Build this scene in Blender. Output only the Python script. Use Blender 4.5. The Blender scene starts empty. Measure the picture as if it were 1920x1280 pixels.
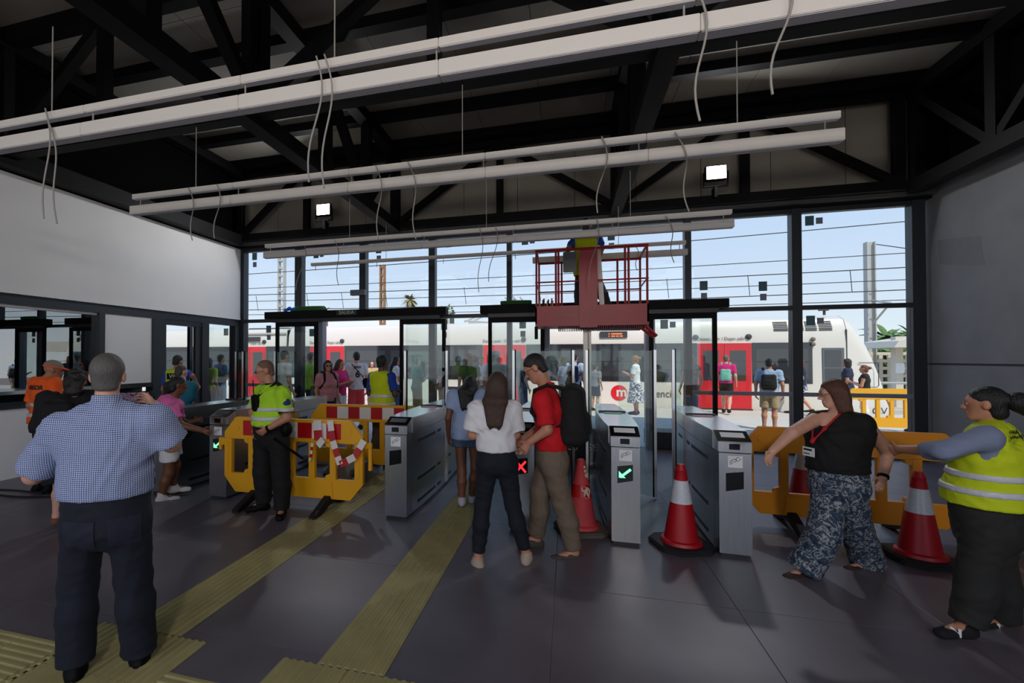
import bpy, bmesh, math, random
import numpy as np
from mathutils import Vector, Matrix
random.seed(7); rng = np.random.default_rng(7)
SC = bpy.context.scene
COL = SC.collection
# ------------------------------------------------------------------ camera
FPX, CX, HORIZON, PITCH, EYE = 880., 820., 671., math.radians(.8), 1.7
YAW = math.atan(245/880)
CY = HORIZON - FPX*math.tan(PITCH)
cam = bpy.data.cameras.new('camera'); camo = bpy.data.objects.new('camera', cam); COL.objects.link(camo)
cam.sensor_width = 36; cam.sensor_fit = 'HORIZONTAL'; cam.lens = FPX*36/1920
cam.shift_x = (960-CX)/1920; cam.shift_y = (CY-640)/1920
cam.clip_start = .05; cam.clip_end = 400
camo.location = (0, 0, EYE); camo.rotation_euler = (math.pi/2+PITCH, 0, YAW)
SC.camera = camo
SC.view_settings.view_transform = 'Standard'; SC.view_settings.look = 'None'
SC.view_settings.gamma = 1; SC.view_settings.use_curve_mapping = False
SC.view_settings.exposure = 0.0
SC.cycles.use_denoising = True
SC.cycles.max_bounces = 8; SC.cycles.diffuse_bounces = 5; SC.cycles.glossy_bounces = 4
SC.cycles.transparent_max_bounces = 24; SC.cycles.transmission_bounces = 6
SC.cycles.caustics_reflective = False; SC.cycles.caustics_refractive = False
SC.cycles.sample_clamp_indirect = 6
# ------------------------------------------------------------------ sky and sun
W = bpy.data.worlds.new('sky'); SC.world = W; W.use_nodes = True
nt = W.node_tree; nt.nodes.clear()
wo = nt.nodes.new('ShaderNodeOutputWorld'); bg = nt.nodes.new('ShaderNodeBackground')
tc = nt.nodes.new('ShaderNodeTexCoord'); sx = nt.nodes.new('ShaderNodeSeparateXYZ'); cr = nt.nodes.new('ShaderNodeValToRGB')
nt.links.new(tc.outputs['Generated'], sx.inputs[0]); nt.links.new(sx.outputs['Z'], cr.inputs[0])
nt.links.new(cr.outputs[0], bg.inputs[0]); nt.links.new(bg.outputs[0], wo.inputs[0])
SKY = 1.28
bg.inputs[1].default_value = SKY
e = cr.color_ramp.elements
e[0].position = 0.0; e[0].color = (.80, .84, .88, 1)
e[1].position = .42; e[1].color = (.40, .565, .88, 1)
m_ = e.new(.12); m_.color = (.63, .715, .88, 1)
m_ = e.new(.9); m_.color = (.22, .40, .80, 1)
sun = bpy.data.lights.new('sun', 'SUN'); suno = bpy.data.objects.new('sun', sun); COL.objects.link(suno)
SUN_DIR = Vector((-.42, .62, -1.0)).normalized()       # direction the light travels
suno.rotation_euler = SUN_DIR.to_track_quat('-Z', 'Y').to_euler()
sun.energy = 3.9; sun.angle = math.radians(.6); sun.color = (1, .91, .78)
suno.location = (10, -20, 30)

# ------------------------------------------------------------------ pixel measuring helpers (1920x1280 frame)
CAM = np.array([0, 0, EYE])
def ray(px, py):
    x = (px-CX)/FPX; z = -(py-CY)/FPX
    y2 = math.cos(PITCH)-z*math.sin(PITCH); z2 = math.sin(PITCH)+z*math.cos(PITCH)
    d = (x/y2, 1., z2/y2); ca, sa = math.cos(YAW), math.sin(YAW)
    return np.array([d[0]*ca-d[1]*sa, d[0]*sa+d[1]*ca, d[2]])
def onz(px, py, z=0.): r = ray(px, py); return CAM+r*((z-EYE)/r[2])
def onY(px, py, Y): r = ray(px, py); return CAM+r*(Y/r[1])
def atd(px, py, c): return CAM+ray(px, py)*c

# ------------------------------------------------------------------ materials
def lin(c):
    return tuple(((v/255)/12.92 if v/255 <= .04045 else ((v/255+.055)/1.055)**2.4) for v in c)+(1,)
MATS = {}
def mat(name, rgb=None, rough=.6, metal=0., noise=0., scale=20., bump=0., bscale=None, emit=None, estr=1., alpha=None, spec=None, stretch=None, trans=0., ior=None, coat=0.):
    if name in MATS: return MATS[name]
    m = bpy.data.materials.new(name); m.use_nodes = True; MATS[name] = m
    n = m.node_tree.nodes; l = m.node_tree.links; b = n['Principled BSDF']
    c = lin(rgb)
    b.inputs['Base Color'].default_value = c; b.inputs['Roughness'].default_value = rough; b.inputs['Metallic'].default_value = metal
    if spec is not None: b.inputs['Specular IOR Level'].default_value = spec
    if trans: b.inputs['Transmission Weight'].default_value = trans
    if ior: b.inputs['IOR'].default_value = ior
    if coat: b.inputs['Coat Weight'].default_value = coat
    if emit is not None:
        b.inputs['Emission Color'].default_value = lin(emit); b.inputs['Emission Strength'].default_value = estr
    if noise or bump:
        t = n.new('ShaderNodeTexCoord'); mp = n.new('ShaderNodeMapping'); l.new(t.outputs['Object'], mp.inputs[0])
        if stretch: mp.inputs['Scale'].default_value = stretch
        nz = n.new('ShaderNodeTexNoise'); nz.inputs['Scale'].default_value = scale; nz.inputs['Detail'].default_value = 4
        l.new(mp.outputs[0], nz.inputs[0])
        if noise:
            r = n.new('ShaderNodeValToRGB'); r.color_ramp.elements[0].position = .3; r.color_ramp.elements[1].position = .7
            r.color_ramp.elements[0].color = tuple(v*(1-noise) for v in c[:3])+(1,); r.color_ramp.elements[1].color = tuple(min(1, v*(1+noise)) for v in c[:3])+(1,)
            l.new(nz.outputs[0], r.inputs[0]); l.new(r.outputs[0], b.inputs['Base Color'])
        if bump:
            bn = n.new('ShaderNodeBump'); bn.inputs['Strength'].default_value = bump; bn.inputs['Distance'].default_value = .02
            src = nz
            if bscale:
                src = n.new('ShaderNodeTexNoise'); src.inputs['Scale'].default_value = bscale; l.new(mp.outputs[0], src.inputs[0])
            l.new(src.outputs[0], bn.inputs['Height']); l.new(bn.outputs[0], b.inputs['Normal'])
    return m
def glass(name, tint=(235, 245, 245), refl=1.0, ior=1.45):
    if name in MATS: return MATS[name]
    m = bpy.data.materials.new(name); m.use_nodes = True; MATS[name] = m
    n = m.node_tree.nodes; l = m.node_tree.links; n.clear()
    o = n.new('ShaderNodeOutputMaterial'); mx = n.new('ShaderNodeMixShader'); tr = n.new('ShaderNodeBsdfTransparent'); gl = n.new('ShaderNodeBsdfGlossy')
    lw_ = n.new('ShaderNodeLayerWeight'); lw_.inputs[0].default_value = .5; pw_ = n.new('ShaderNodeMath'); pw_.operation = 'POWER'; pw_.inputs[1].default_value = 5.; l.new(lw_.outputs['Facing'], pw_.inputs[0])
    fr = n.new('ShaderNodeMath'); fr.operation = 'MULTIPLY_ADD'; fr.inputs[1].default_value = .94; fr.inputs[2].default_value = .04; l.new(pw_.outputs[0], fr.inputs[0])
    mu = n.new('ShaderNodeMath'); mu.operation = 'MULTIPLY'; mu.inputs[1].default_value = refl; mu.use_clamp = True
    tr.inputs[0].default_value = lin(tint); gl.inputs[0].default_value = (1, 1, 1, 1); gl.inputs[1].default_value = 0.0
    l.new(fr.outputs[0], mu.inputs[0]); l.new(mu.outputs[0], mx.inputs[0]); l.new(tr.outputs[0], mx.inputs[1]); l.new(gl.outputs[0], mx.inputs[2]); l.new(mx.outputs[0], o.inputs[0])
    return m
def grad_mat(name, colors, kind, scale, rough=.8, axis=None, contrast=(.4, .6), bump=0):
    """procedural pattern of two or more colours: kind noise / voronoi / wave / checks"""
    if name in MATS: return MATS[name]
    m = bpy.data.materials.new(name); m.use_nodes = True; MATS[name] = m
    n = m.node_tree.nodes; l = m.node_tree.links; b = n['Principled BSDF']; b.inputs['Roughness'].default_value = rough
    t = n.new('ShaderNodeTexCoord'); r = n.new('ShaderNodeValToRGB')
    if kind == 'noise':
        s = n.new('ShaderNodeTexNoise'); s.inputs['Scale'].default_value = scale; s.inputs['Detail'].default_value = 3; s.inputs['Distortion'].default_value = 1.2; out = s.outputs[0]
    elif kind == 'voronoi':
        s = n.new('ShaderNodeTexVoronoi'); s.inputs['Scale'].default_value = scale; out = s.outputs['Distance']
    elif kind == 'wave':
        s = n.new('ShaderNodeTexWave'); s.inputs['Scale'].default_value = scale; s.bands_direction = axis or 'X'; out = s.outputs[0]
    l.new(t.outputs['Object'], s.inputs[0])
    l.new(out, r.inputs[0])
    el = r.color_ramp.elements
    k = len(colors)
    for i, c in enumerate(colors):
        p = contrast[0]+(contrast[1]-contrast[0])*i/(k-1)
        if i == 0: el[0].position = p; el[0].color = lin(c)
        elif i == k-1: el[-1].position = p; el[-1].color = lin(c)
        else:
            x = el.new(p); x.color = lin(c)
    l.new(r.outputs[0], b.inputs['Base Color'])
    if bump:
        bn = n.new('ShaderNodeBump'); bn.inputs['Strength'].default_value = bump; l.new(out, bn.inputs['Height']); l.new(bn.outputs[0], b.inputs['Normal'])
    return m

M = dict(
 black=mat('black_paint', (12, 12, 13), .6, spec=.15), steel=mat('dark_steel', (9, 9, 10), .6, spec=.15, noise=.15, scale=3),
 frame=mat('anthracite_frame', (38, 43, 50), .42), framelight=mat('anodised_frame', (128, 134, 148), .38),
 white=mat('white_panel', (234, 232, 231), .7, noise=.03, scale=1.2), concrete=mat('grey_concrete', (124, 124, 127), .85, noise=.09, scale=2.2, bump=.05, bscale=60),
 patch=mat('patched_concrete', (112, 113, 116), .9, noise=.05, scale=8), roofpanel=mat('roof_panel', (150, 143, 132), .8, noise=.05, scale=2),
 floor=mat('floor_tile', (97, 90, 98), .42, noise=.16, scale=1.7, bump=.02, bscale=90), joint=mat('floor_joint', (80, 76, 82), .9),
 tactile=mat('tactile_yellow', (168, 158, 106), .7, noise=.12, scale=5), lamp=mat('lamp_white', (232, 226, 218), .42), lampend=mat('lamp_diffuser', (214, 214, 220), .5),
 wire=mat('pale_wire', (168, 164, 156), .6), cable=mat('black_cable', (20, 20, 22), .6),
 stainless=mat('stainless', (186, 186, 186), .24, 1., noise=.06, scale=6, bump=.02, bscale=40, stretch=(14, 14, .6)), chrome=mat('bright_steel', (205, 205, 205), .18, 1.),
 gap=mat('black_gap', (10, 10, 11), .4), screen=mat('black_screen', (9, 9, 10), .15), glass=glass('clear_glass', (246, 250, 249)), gatelass=glass('gate_glass', (236, 246, 243), 1.1),
 office=glass('office_glass', (150, 165, 168), 7.), barrier=mat('yellow_plastic', (236, 168, 14), .45), orange=mat('orange_plastic', (222, 140, 10), .45),
 rubber=mat('black_rubber', (18, 18, 19), .75, noise=.3, scale=12), conered=mat('cone_red', (172, 10, 24), .45), reflect=mat('reflective_band', (205, 207, 212), .3, noise=.08, scale=60),
 conepink=mat('faded_cone_red', (196, 62, 66), .65, noise=.1, scale=7), conechip=mat('worn_sleeve', (214, 196, 170), .7), conebase=mat('worn_rubber', (92, 84, 74), .9, noise=.2, scale=9),
 tapered=mat('tape_red', (186, 16, 22), .35), tapewhite=mat('tape_white', (232, 226, 220), .35), red=mat('lift_red', (164, 24, 32), .4, noise=.06, scale=5), liftgrey=mat('mast_grey', (196, 190, 178), .4, .3),
 dkbox=mat('dark_box', (42, 42, 46), .5, noise=.1, scale=6), green=mat('green_light', (60, 200, 120), .4, emit=(70, 235, 140), estr=1.0), arrow=mat('arrow_light', (140, 255, 190), .4, emit=(120, 255, 175), estr=1.6),
 darkgreen=mat('arrow_field', (8, 34, 22), .3), redlight=mat('cross_light', (255, 60, 60), .4, emit=(255, 40, 50), estr=1.6), padgreen=mat('pad_green', (128, 214, 168), .4), padpink=mat('pad_pink', (214, 150, 160), .4),
 sticker=mat('blue_green_sticker', (74, 112, 122), .5), sticker2=mat('grey_sticker', (128, 136, 154), .5), paper=mat('white_paper', (236, 236, 236), .7), ink=mat('dark_ink', (26, 26, 30), .6),
 trainwhite=mat('train_white', (222, 214, 204), .35, coat=.3), trainred=mat('train_red', (214, 22, 38), .3, coat=.4), trainglass=mat('train_window_band', (38, 40, 44), .06, spec=.9), trainline=mat('train_seam', (58, 58, 60), .6),
 platform=mat('platform_paving', (202, 194, 182), .85, noise=.05, scale=3), dark=mat('dark_opening', (30, 30, 33), .8), salida=mat('sign_field', (34, 44, 40), .5), salidatext=mat('sign_text', (196, 206, 178), .5),
 officewall=mat('office_wall', (112, 116, 118), .8), flood=mat('flood_lens', (255, 250, 240), .3, emit=(255, 246, 235), estr=14.), tree=mat('foliage', (92, 122, 62), .8, noise=.4, scale=6), palmdry=mat('palm_leaf', (150, 140, 92), .8, noise=.3, scale=4), trunk=mat('trunk', (120, 98, 74), .9, noise=.3, scale=8),
 pole=mat('catenary_pole', (186, 184, 180), .6), brownpole=mat('brown_pole', (158, 112, 72), .8), pcanopy=mat('shelter_white', (214, 204, 188), .7),
)

# ------------------------------------------------------------------ mesh helpers
class MB:
    def __init__(s): s.v = []; s.f = []; s.mi = []; s.cur = 0
    def add(s, vs, fs):
        b = len(s.v); s.v += [tuple(map(float, v)) for v in vs]
        for f in fs: s.f.append(tuple(b+i for i in f)); s.mi.append(s.cur)
        return s
    def box(s, x0, x1, y0, y1, z0, z1):
        vs = [(x, y, z) for z in (z0, z1) for y in (y0, y1) for x in (x0, x1)]
        return s.add(vs, [(0, 2, 3, 1), (4, 5, 7, 6), (0, 1, 5, 4), (2, 6, 7, 3), (0, 4, 6, 2), (1, 3, 7, 5)])
    def beam(s, a, b, w, h, up=(0, 0, 1)):
        a = Vector(a); b = Vector(b); d = (b-a).normalized(); u = Vector(up)
        if abs(d.dot(u)) > .98: u = Vector((0, 1, 0))
        r = d.cross(u).normalized(); u = r.cross(d).normalized()
        vs = [p+r*sx_*w/2+u*sz_*h/2 for p in (a, b) for sz_ in (-1, 1) for sx_ in (-1, 1)]
        return s.add(vs, [(0, 1, 3, 2), (4, 6, 7, 5), (0, 4, 5, 1), (2, 3, 7, 6), (0, 2, 6, 4), (1, 5, 7, 3)])
    def tube(s, pts, r, n=8, caps=True):
        pts = [Vector(p) for p in pts]; rs = r if hasattr(r, '__len__') else [r]*len(pts)
        ref = None; rings = []
        for i, p in enumerate(pts):
            d = (pts[min(i+1, len(pts)-1)]-pts[max(i-1, 0)]).normalized()
            if ref is None: ref = d.orthogonal().normalized()
            ref = (ref-d*ref.dot(d)); ref = ref.normalized() if ref.length > 1e-6 else d.orthogonal().normalized()
            q = d.cross(ref)
            rings.append([p+(ref*math.cos(2*math.pi*k/n)+q*math.sin(2*math.pi*k/n))*rs[i] for k in range(n)])
        b = len(s.v)
        for rg in rings: s.v += [tuple(v) for v in rg]
        for i in range(len(pts)-1):
            for k in range(n):
                s.f.append((b+i*n+k, b+i*n+(k+1) % n, b+(i+1)*n+(k+1) % n, b+(i+1)*n+k)); s.mi.append(s.cur)
        if caps:
            s.f.append(tuple(b+k for k in range(n))[::-1]); s.mi.append(s.cur)
            s.f.append(tuple(b+(len(pts)-1)*n+k for k in range(n))); s.mi.append(s.cur)
        return s
    def lathe(s, prof, n=24, c=(0, 0, 0)):
        b = len(s.v)
        for r, z in prof:
            s.v += [(c[0]+r*math.cos(2*math.pi*k/n), c[1]+r*math.sin(2*math.pi*k/n), c[2]+z) for k in range(n)]
        for i in range(len(prof)-1):
            for k in range(n):
                s.f.append((b+i*n+k, b+i*n+(k+1) % n, b+(i+1)*n+(k+1) % n, b+(i+1)*n+k)); s.mi.append(s.cur)
        s.f.append(tuple(b+k for k in range(n))[::-1]); s.mi.append(s.cur)
        s.f.append(tuple(b+(len(prof)-1)*n+k for k in range(n))); s.mi.append(s.cur)
        return s
    def prism(s, poly, o, u, v, d):
        """2D polygon (a,b) -> o+a*u+b*v, extruded by vector d"""
        o, u, v, d = Vector(o), Vector(u), Vector(v), Vector(d); n = len(poly)
        p0 = [o+u*a+v*b for a, b in poly]; p1 = [p+d for p in p0]
        return s.add(p0+p1, [tuple(range(n))[::-1], tuple(range(n, 2*n))]+[(i, (i+1) % n, n+(i+1) % n, n+i) for i in range(n)])
    def sphere(s, c, r, n=10, m=7, sc=(1, 1, 1)):
        prof = [(max(1e-4, math.sin(math.pi*i/m))*r, -math.cos(math.pi*i/m)*r) for i in range(m+1)]
        b = len(s.v); s.lathe(prof, n)
        s.v[b:] = [(c[0]+x*sc[0], c[1]+y*sc[1], c[2]+z*sc[2]) for x, y, z in s.v[b:]]
        return s
    def xf(s, mtx):
        s.v = [tuple(mtx @ Vector(v)) for v in s.v]; return s
    def mesh(s, name):
        me = bpy.data.meshes.new(name); me.from_pydata(s.v, [], s.f); me.update(); return me
    def build(s, name, m, parent=None, world=True, smooth=False, bevel=0., mats=None, angle=40):
        me = s.mesh(name)
        o = bpy.data.objects.new(name, me); COL.objects.link(o)
        for x in (mats or [m]): me.materials.append(x)
        if mats: me.polygons.foreach_set('material_index', s.mi)
        if parent is not None:
            o.parent = parent
            if world:
                off = wloc(parent); me.transform(Matrix.Translation(-off))
        bm = bmesh.new(); bm.from_mesh(me); bmesh.ops.recalc_face_normals(bm, faces=bm.faces)
        if bevel:
            es = [e_ for e_ in bm.edges if len(e_.link_faces) == 2 and e_.calc_face_angle(0) > .5]
            bmesh.ops.bevel(bm, geom=es, offset=bevel, segments=2, affect='EDGES', clamp_overlap=True)
        bm.to_mesh(me); bm.free()
        if smooth:
            me.polygons.foreach_set('use_smooth', [True]*len(me.polygons))
            try: me.set_sharp_from_angle(angle=math.radians(angle))
            except Exception: pass
        return o
def wloc(o):
    v = Vector((0, 0, 0))
    while o is not None: v += o.location; o = o.parent
    return v
def tag(o, label=None, cat=None, group=None, kind=None):
    if label: o['label'] = label
    if cat: o['category'] = cat
    if group: o['group'] = group
    if kind: o['kind'] = kind
    return o
def empty(name, loc=(0, 0, 0), rz=0., label=None, cat=None, group=None, kind=None):
    o = bpy.data.objects.new(name, None); COL.objects.link(o); o.location = loc; o.rotation_euler = (0, 0, rz); o.empty_display_size = .2
    return tag(o, label, cat, group, kind)
def kids(o): return [x for x in bpy.data.objects if x.parent == o]
def copy_tree(o, parent=None):
    c = o.copy(); COL.objects.link(c); c.parent = parent
    for ch in kids(o): copy_tree(ch, c)
    return c
def text(s, name, size, o, u, v, m, parent=None, align='CENTER', depth=.002, world=True, xs=1., bold=0.):
    """flat raised lettering: o origin, u reading direction, v up"""
    cu = bpy.data.curves.new('t', 'FONT'); cu.body = s; cu.size = size; cu.align_x = align; cu.align_y = 'CENTER'; cu.extrude = depth/2; cu.offset = bold; cu.resolution_u = 3
    ob = bpy.data.objects.new('t', cu); me = bpy.data.meshes.new_from_object(ob)
    u, v = Vector(u).normalized(), Vector(v).normalized(); w = u.cross(v)
    mt = Matrix(((u.x, v.x, w.x, o[0]), (u.y, v.y, w.y, o[1]), (u.z, v.z, w.z, o[2]), (0, 0, 0, 1))) @ Matrix.Diagonal((xs, 1, 1, 1))
    me.transform(mt); me.name = name; me.materials.clear(); me.materials.append(m)
    bpy.data.objects.remove(ob); bpy.data.curves.remove(cu)
    r = bpy.data.objects.new(name, me); COL.objects.link(r)
    if parent is not None:
        r.parent = parent
        if world: me.transform(Matrix.Translation(-wloc(parent)))
    return r
def share(name, me, loc, parent, m=None):
    """another piece with shared mesh data, placed relative to its parent"""
    o = bpy.data.objects.new(name, me); COL.objects.link(o); o.parent = parent; o.location = loc
    return o
Z = Vector((0, 0, 1)); X = Vector((1, 0, 0)); Yv = Vector((0, 1, 0))
# ================================================================== SETTING
XL, XR, YF, YB = -7.6, 5.75, 9.65, -4.6          # left wall, right wall, glazed front, open rear
ZG, ZW, ZR = 4.25, 4.57, 6.2                      # glass top, wall top, roof panels
# ---- floor of large tiles
fl = MB().box(XL-3.2, XR+.3, YB, YF+.06, -.12, -.006).build('floor', M['joint']); tag(fl, kind='structure')
t = .0014; TS = 1.2
tile = MB(); c_ = .002; h_ = .006
tile.add([(t, t, -.02), (TS-t, t, -.02), (TS-t, TS-t, -.02), (t, TS-t, -.02), (t, t, -c_/2), (TS-t, t, -c_/2), (TS-t, TS-t, -c_/2), (t, TS-t, -c_/2), (t+c_, t+c_, 0), (TS-t-c_, t+c_, 0), (TS-t-c_, TS-t-c_, 0), (t+c_, TS-t-c_, 0)],
    [(0, 1, 5, 4), (1, 2, 6, 5), (2, 3, 7, 6), (3, 0, 4, 7), (4, 5, 9, 8), (5, 6, 10, 9), (6, 7, 11, 10), (7, 4, 8, 11), (8, 9, 10, 11)])
tme = tile.mesh('floor_tile'); tme.materials.append(M['floor'])
for i in range(12):
    for j in range(12):
        x = -8.5+i*TS; y = YF-.02-(j+1)*TS
        share('floor_tile', tme, (x, y, 0), fl)
# ---- tactile strips: ribbed tiles 0.4 m
def rib_tile(n=8, w=.4, L=.4):
    m = MB(); g = .002
    m.box(g, w-g, g, L-g, 0, .004)
    for k in range(n):
        x0 = w*(k+.5)/n-.016; m.add([(x0, g, .004), (x0+.032, g, .004), (x0+.024, g, .011), (x0+.008, g, .011), (x0, L-g, .004), (x0+.032, L-g, .004), (x0+.024, L-g, .011), (x0+.008, L-g, .011)],
            [(0, 1, 2, 3), (4, 7, 6, 5), (0, 3, 7, 4), (1, 5, 6, 2), (3, 2, 6, 7)])
    return m
ra = rib_tile().mesh('tactile_tile'); ra.materials.append(M['tactile'])
rb_ = rib_tile(); rb_.xf(Matrix.Translation((0, .4, 0)) @ Matrix.Rotation(-math.pi/2, 4, 'Z')); rb = rb_.mesh('tactile_tile_cross'); rb.materials.append(M['tactile'])
def strip(label, pts, me, root):
    r = empty('tactile_strip', root, label=label, cat='tactile paving', group='yellow tactile strips')
    for x, y in pts: share('tactile_tile', me, (x-root[0], y-root[1], 0), r)
    return r
strip('yellow ribbed tactile strip running under the front yellow barrier towards the doors', [(-2.68, 2.36+.4*k) for k in range(18)], ra, (-2.68, 2.36, .0005))
strip('yellow ribbed tactile strip running up the middle lane between turnstiles', [(-1.35, 2.36+.4*k) for k in range(18)], ra, (-1.35, 2.36, .0005))
strip('wide yellow tactile strip crossing under the man in checked shirt', [(-5.2+.4*k, 1.72-.4*r_) for k in range(6) for r_ in range(2)]+[(-2.08+.4*k, 1.68-.4*r_) for k in range(1) for r_ in range(2)], rb, (-5.2, 1.72, .0005))
strip('square yellow tactile junction by the feet of the man in checked shirt', [(-2.88, 1.95), (-2.48, 1.95), (-2.88, 1.55), (-2.48, 1.55)], ra, (-2.88, 1.95, .0005))
strip('square yellow tactile junction at the near end of the middle strip', [(-1.56, 1.95), (-1.16, 1.95), (-1.56, 1.55), (-1.16, 1.55)], ra, (-1.56, 1.95, .0005))

# ---- right wall: concrete panels with a joint
wr = MB().box(XR+.02, XR+.4, YB, YF+.3, -.1, ZW).build('wall_right', M['joint']); tag(wr, kind='structure')
for y0, y1 in ((YB, 1.5), (1.5, YF+.29)):
    for z0, z1 in ((0, 1.585), (1.615, ZW)):
        MB().box(XR, XR+.06, y0+.006, y1-.006, z0, z1).build('concrete_panel', M['concrete'], wr, bevel=.004)
MB().prism([(8.55, 3.02), (9.4, 3.2), (9.42, 3.6), (8.62, 3.47)], (XR-.002, 0, 0), (0, 1, 0), (0, 0, 1), (.004, 0, 0)).build('repair_patch', M['patch'], wr)
# ---- left wall (band of frames below a white upper wall)
wl = empty('wall_left', (XL, 0, 0), kind='structure')
def wb(name, y0, y1, z0, z1, m, x0=0., x1=.12, bevel=.0):
    return MB().box(XL-x1, XL-x0, y0, y1, z0, z1).build(name, m, wl, bevel=bevel)
wb('upper_panel', YB, 9.54, 2.64, 4.3, M['white'], -.05, .15)
wb('lower_trim', YB, 9.54, 2.61, 2.64, mat('trim_white', (232, 232, 232), .5), -.06, .1)
wb('header_frame', YB, 9.56, 2.46, 2.61, M['frame'], -.02, .12)
wb('lower_panel', YB, 7.15, 0, .98, M['white'], -.03, .12)
wb('dark_rail', YB, 7.17, .98, 1.08, M['frame'], -.05, .12)
wb('panel_board', 6.16, 7.12, 1.24, 2.46, M['white'], -.0, .1)
wb('panel_rail', 6.08, 7.17, 1.16, 1.24, M['frame'], -.02, .12)
for n_, (y0, y1) in enumerate(((6.06, 6.16), (7.12, 7.42), (8.36, 8.56), (9.4, 9.56), (2.9, 2.98))):
    wb('mullion', y0, y1, 0 if y0 > 7 else 1.08, 2.46, M['frame'], -.03, .14)
wb('door_head', 7.42, 8.36, 2.36, 2.46, M['frame'], -.01, .12)
wb('door_leaf_stile', 8.2, 8.36, 0, 2.36, M['frame'], .0, .06)
wb('threshold_rail', 8.56, 9.4, 0, .08, M['frame'], 0, .1)
wb('pane', 8.56, 9.4, .08, 2.46, M['glass'], .045, .055)
wo_ = empty('window_1', (XL, 0, 0), kind='structure')
MB().box(XL-.07, XL-.06, YB, 6.06, 1.24, 2.46).build('pane', M['office'], wo_)
MB().box(XL-.3, XL+.16, 2.6, 6.06, 1.19, 1.24).build('window_sill', M['chrome'], wo_, bevel=.006)
MB().box(XL-.09, XL-.03, YB, 6.06, 2.42, 2.46).build('blind_rail', M['paper'], wo_)  # plain white strip along the top of the office window
# office behind the left wall
of = empty('wall_office', (-10.6, 0, 0), kind='structure')
MB().box(-10.75, -10.6, YB, YF, 0, 2.8).build('back_wall', M['officewall'], of)
MB().box(-10.6, XL-.12, 6.9, 7.0, 0, 2.8).build('partition', M['officewall'], of)
MB().box(-10.6, XL-.1, YB, YF, 2.7, 2.8).build('office_ceiling', M['white'], of)
MB().box(-10.6, XL-.1, YB, YB+.1, 0, 2.8).build('rear_wall', M['officewall'], of)
# ---- glazed front: mullions, transom, panes
fr = empty('window_2', (0, YF, 0), kind='structure')
MX = [(-7.62, -7.48), (-6.1, -5.92), (-4.47, -4.32), (-2.86, -2.72), (-1.2, -1.1), (.42, .54), (2.09, 2.2), (3.79, 3.94), (5.5, 5.68)]
low = {2, 5}
for i, (a, b) in enumerate(MX):
    z0 = 2.6 if i in low else 0
    MB().box(a, b, YF-.08, YF+.1, z0, ZG+.1).build('mullion', M['frame'], fr, bevel=.004)
MB().box(-7.5, 5.6, YF-.05, YF+.06, 2.545, 2.62).build('transom', M['frame'], fr)
MB().box(-7.5, 5.6, YF-.05, YF+.06, 4.24, 4.32).build('top_rail', M['frame'], fr)
for i in range(len(MX)-1):
    a, b = MX[i][1], MX[i+1][0]
    MB().box(a, b, YF-.006, YF+.006, 2.62, 4.24).build('pane', M['glass'], fr)
    if i in (0, 3, 6, 7) :
        MB().box(a, b, YF-.006, YF+.006, .06, 2.545).build('pane', M['glass'], fr)
        MB().box(a, b, YF-.04, YF+.04, 0, .06).build('bottom_rail', M['frame'], fr)
for a, b in ((-7.48, -5.95), (2.2, 3.79), (3.94, 5.5), (-2.72, -1.2)):
    MB().box(a, b, YF-.07, YF-.03, 1.03, 1.1).build('guard_rail', M['framelight'], fr)
for a, b in ((-5.92, -5.4), (-3.4, -2.86), (-1.1, -.5), (1.6, 2.09)):
    MB().box(a, b, YF-.006, YF+.006, .06, 2.545).build('pane', M['glass'], fr)
fo = empty('window_3', (-9, YF, 0), kind='structure')
for a, b in ((-10.55, -9.15), (-9.07, -7.62)): MB().box(a, b, YF-.006, YF+.006, .06, 2.6).build('pane', M['glass'], fo)
MB().box(-10.6, -7.62, YF-.05, YF+.05, 2.6, 2.72).build('head_rail', M['frame'], fo)
MB().box(-9.15, -9.07, YF-.05, YF+.05, 0, 2.6).build('mullion', M['frame'], fo)
MB().box(-10.6, -7.62, YF-.05, YF+.05, 0, .06).build('bottom_rail', M['frame'], fo)
# stickers on the panes (pairs of small squares)
st = [(-7.3, 4.05), (-5.65, 4.0), (-4.1, 4.02), (-2.5, 4.05), (2.35, 2.95), (4.02, 4.02), (3.3, 2.9), (4.02, 2.27), (-6.9, 2.3), (-5.75, 2.2), (-.95, 2.3), (1.68, 2.25), (-2.6, 2.3), (-.9, 4.0), (.75, 3.98), (-8.1, 2.25)]
for k, (x, z) in enumerate(st):
    s_ = MB(); s_.cur = 0; s_.box(x, x+.13, YF-.012, YF-.007, z, z+.17); s_.cur = 1
    if k % 2: s_.box(x+.16, x+.26, YF-.012, YF-.007, z+.02, z+.13)
    else: s_.box(x+.02, x+.12, YF-.012, YF-.007, z-.17, z-.05)
    s_.build('glazing_sticker', None, fr, mats=[M['sticker'], M['sticker2']])
# sliding doors
def doorset(n, label, h0, h1, leaves):
    d = empty('door_%d' % n, ((h0+h1)/2, YF-.2, 0), kind='structure'); d['label'] = label
    MB().box(h0, h1, YF-.3, YF-.09, 2.6, 2.76).build('door_header', M['black'], d, bevel=.006)
    MB().box(h0+.15, h1-.15, YF-.24, YF-.12, 2.52, 2.6).build('door_track', M['frame'], d)
    for a, b, post in leaves:
        y0, y1 = YF-.2, YF-.14
        lf = MB().box(a, a+.07, y0, y1, 0.02, 2.52).box(b-.07, b, y0, y1, .02, 2.52).box(a+.07, b-.07, y0, y1, 2.42, 2.52).box(a+.07, b-.07, y0, y1, .02, .12).build('door_leaf', M['black'], d)
        MB().box(a+.07, b-.07, YF-.176, YF-.168, .12, 2.42).build('pane', M['glass'], lf)
        if post is not None: MB().box(post, post+.17, YF-.12, YF+.06, 0, 2.52).build('door_post', M['framelight'], d)
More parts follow.
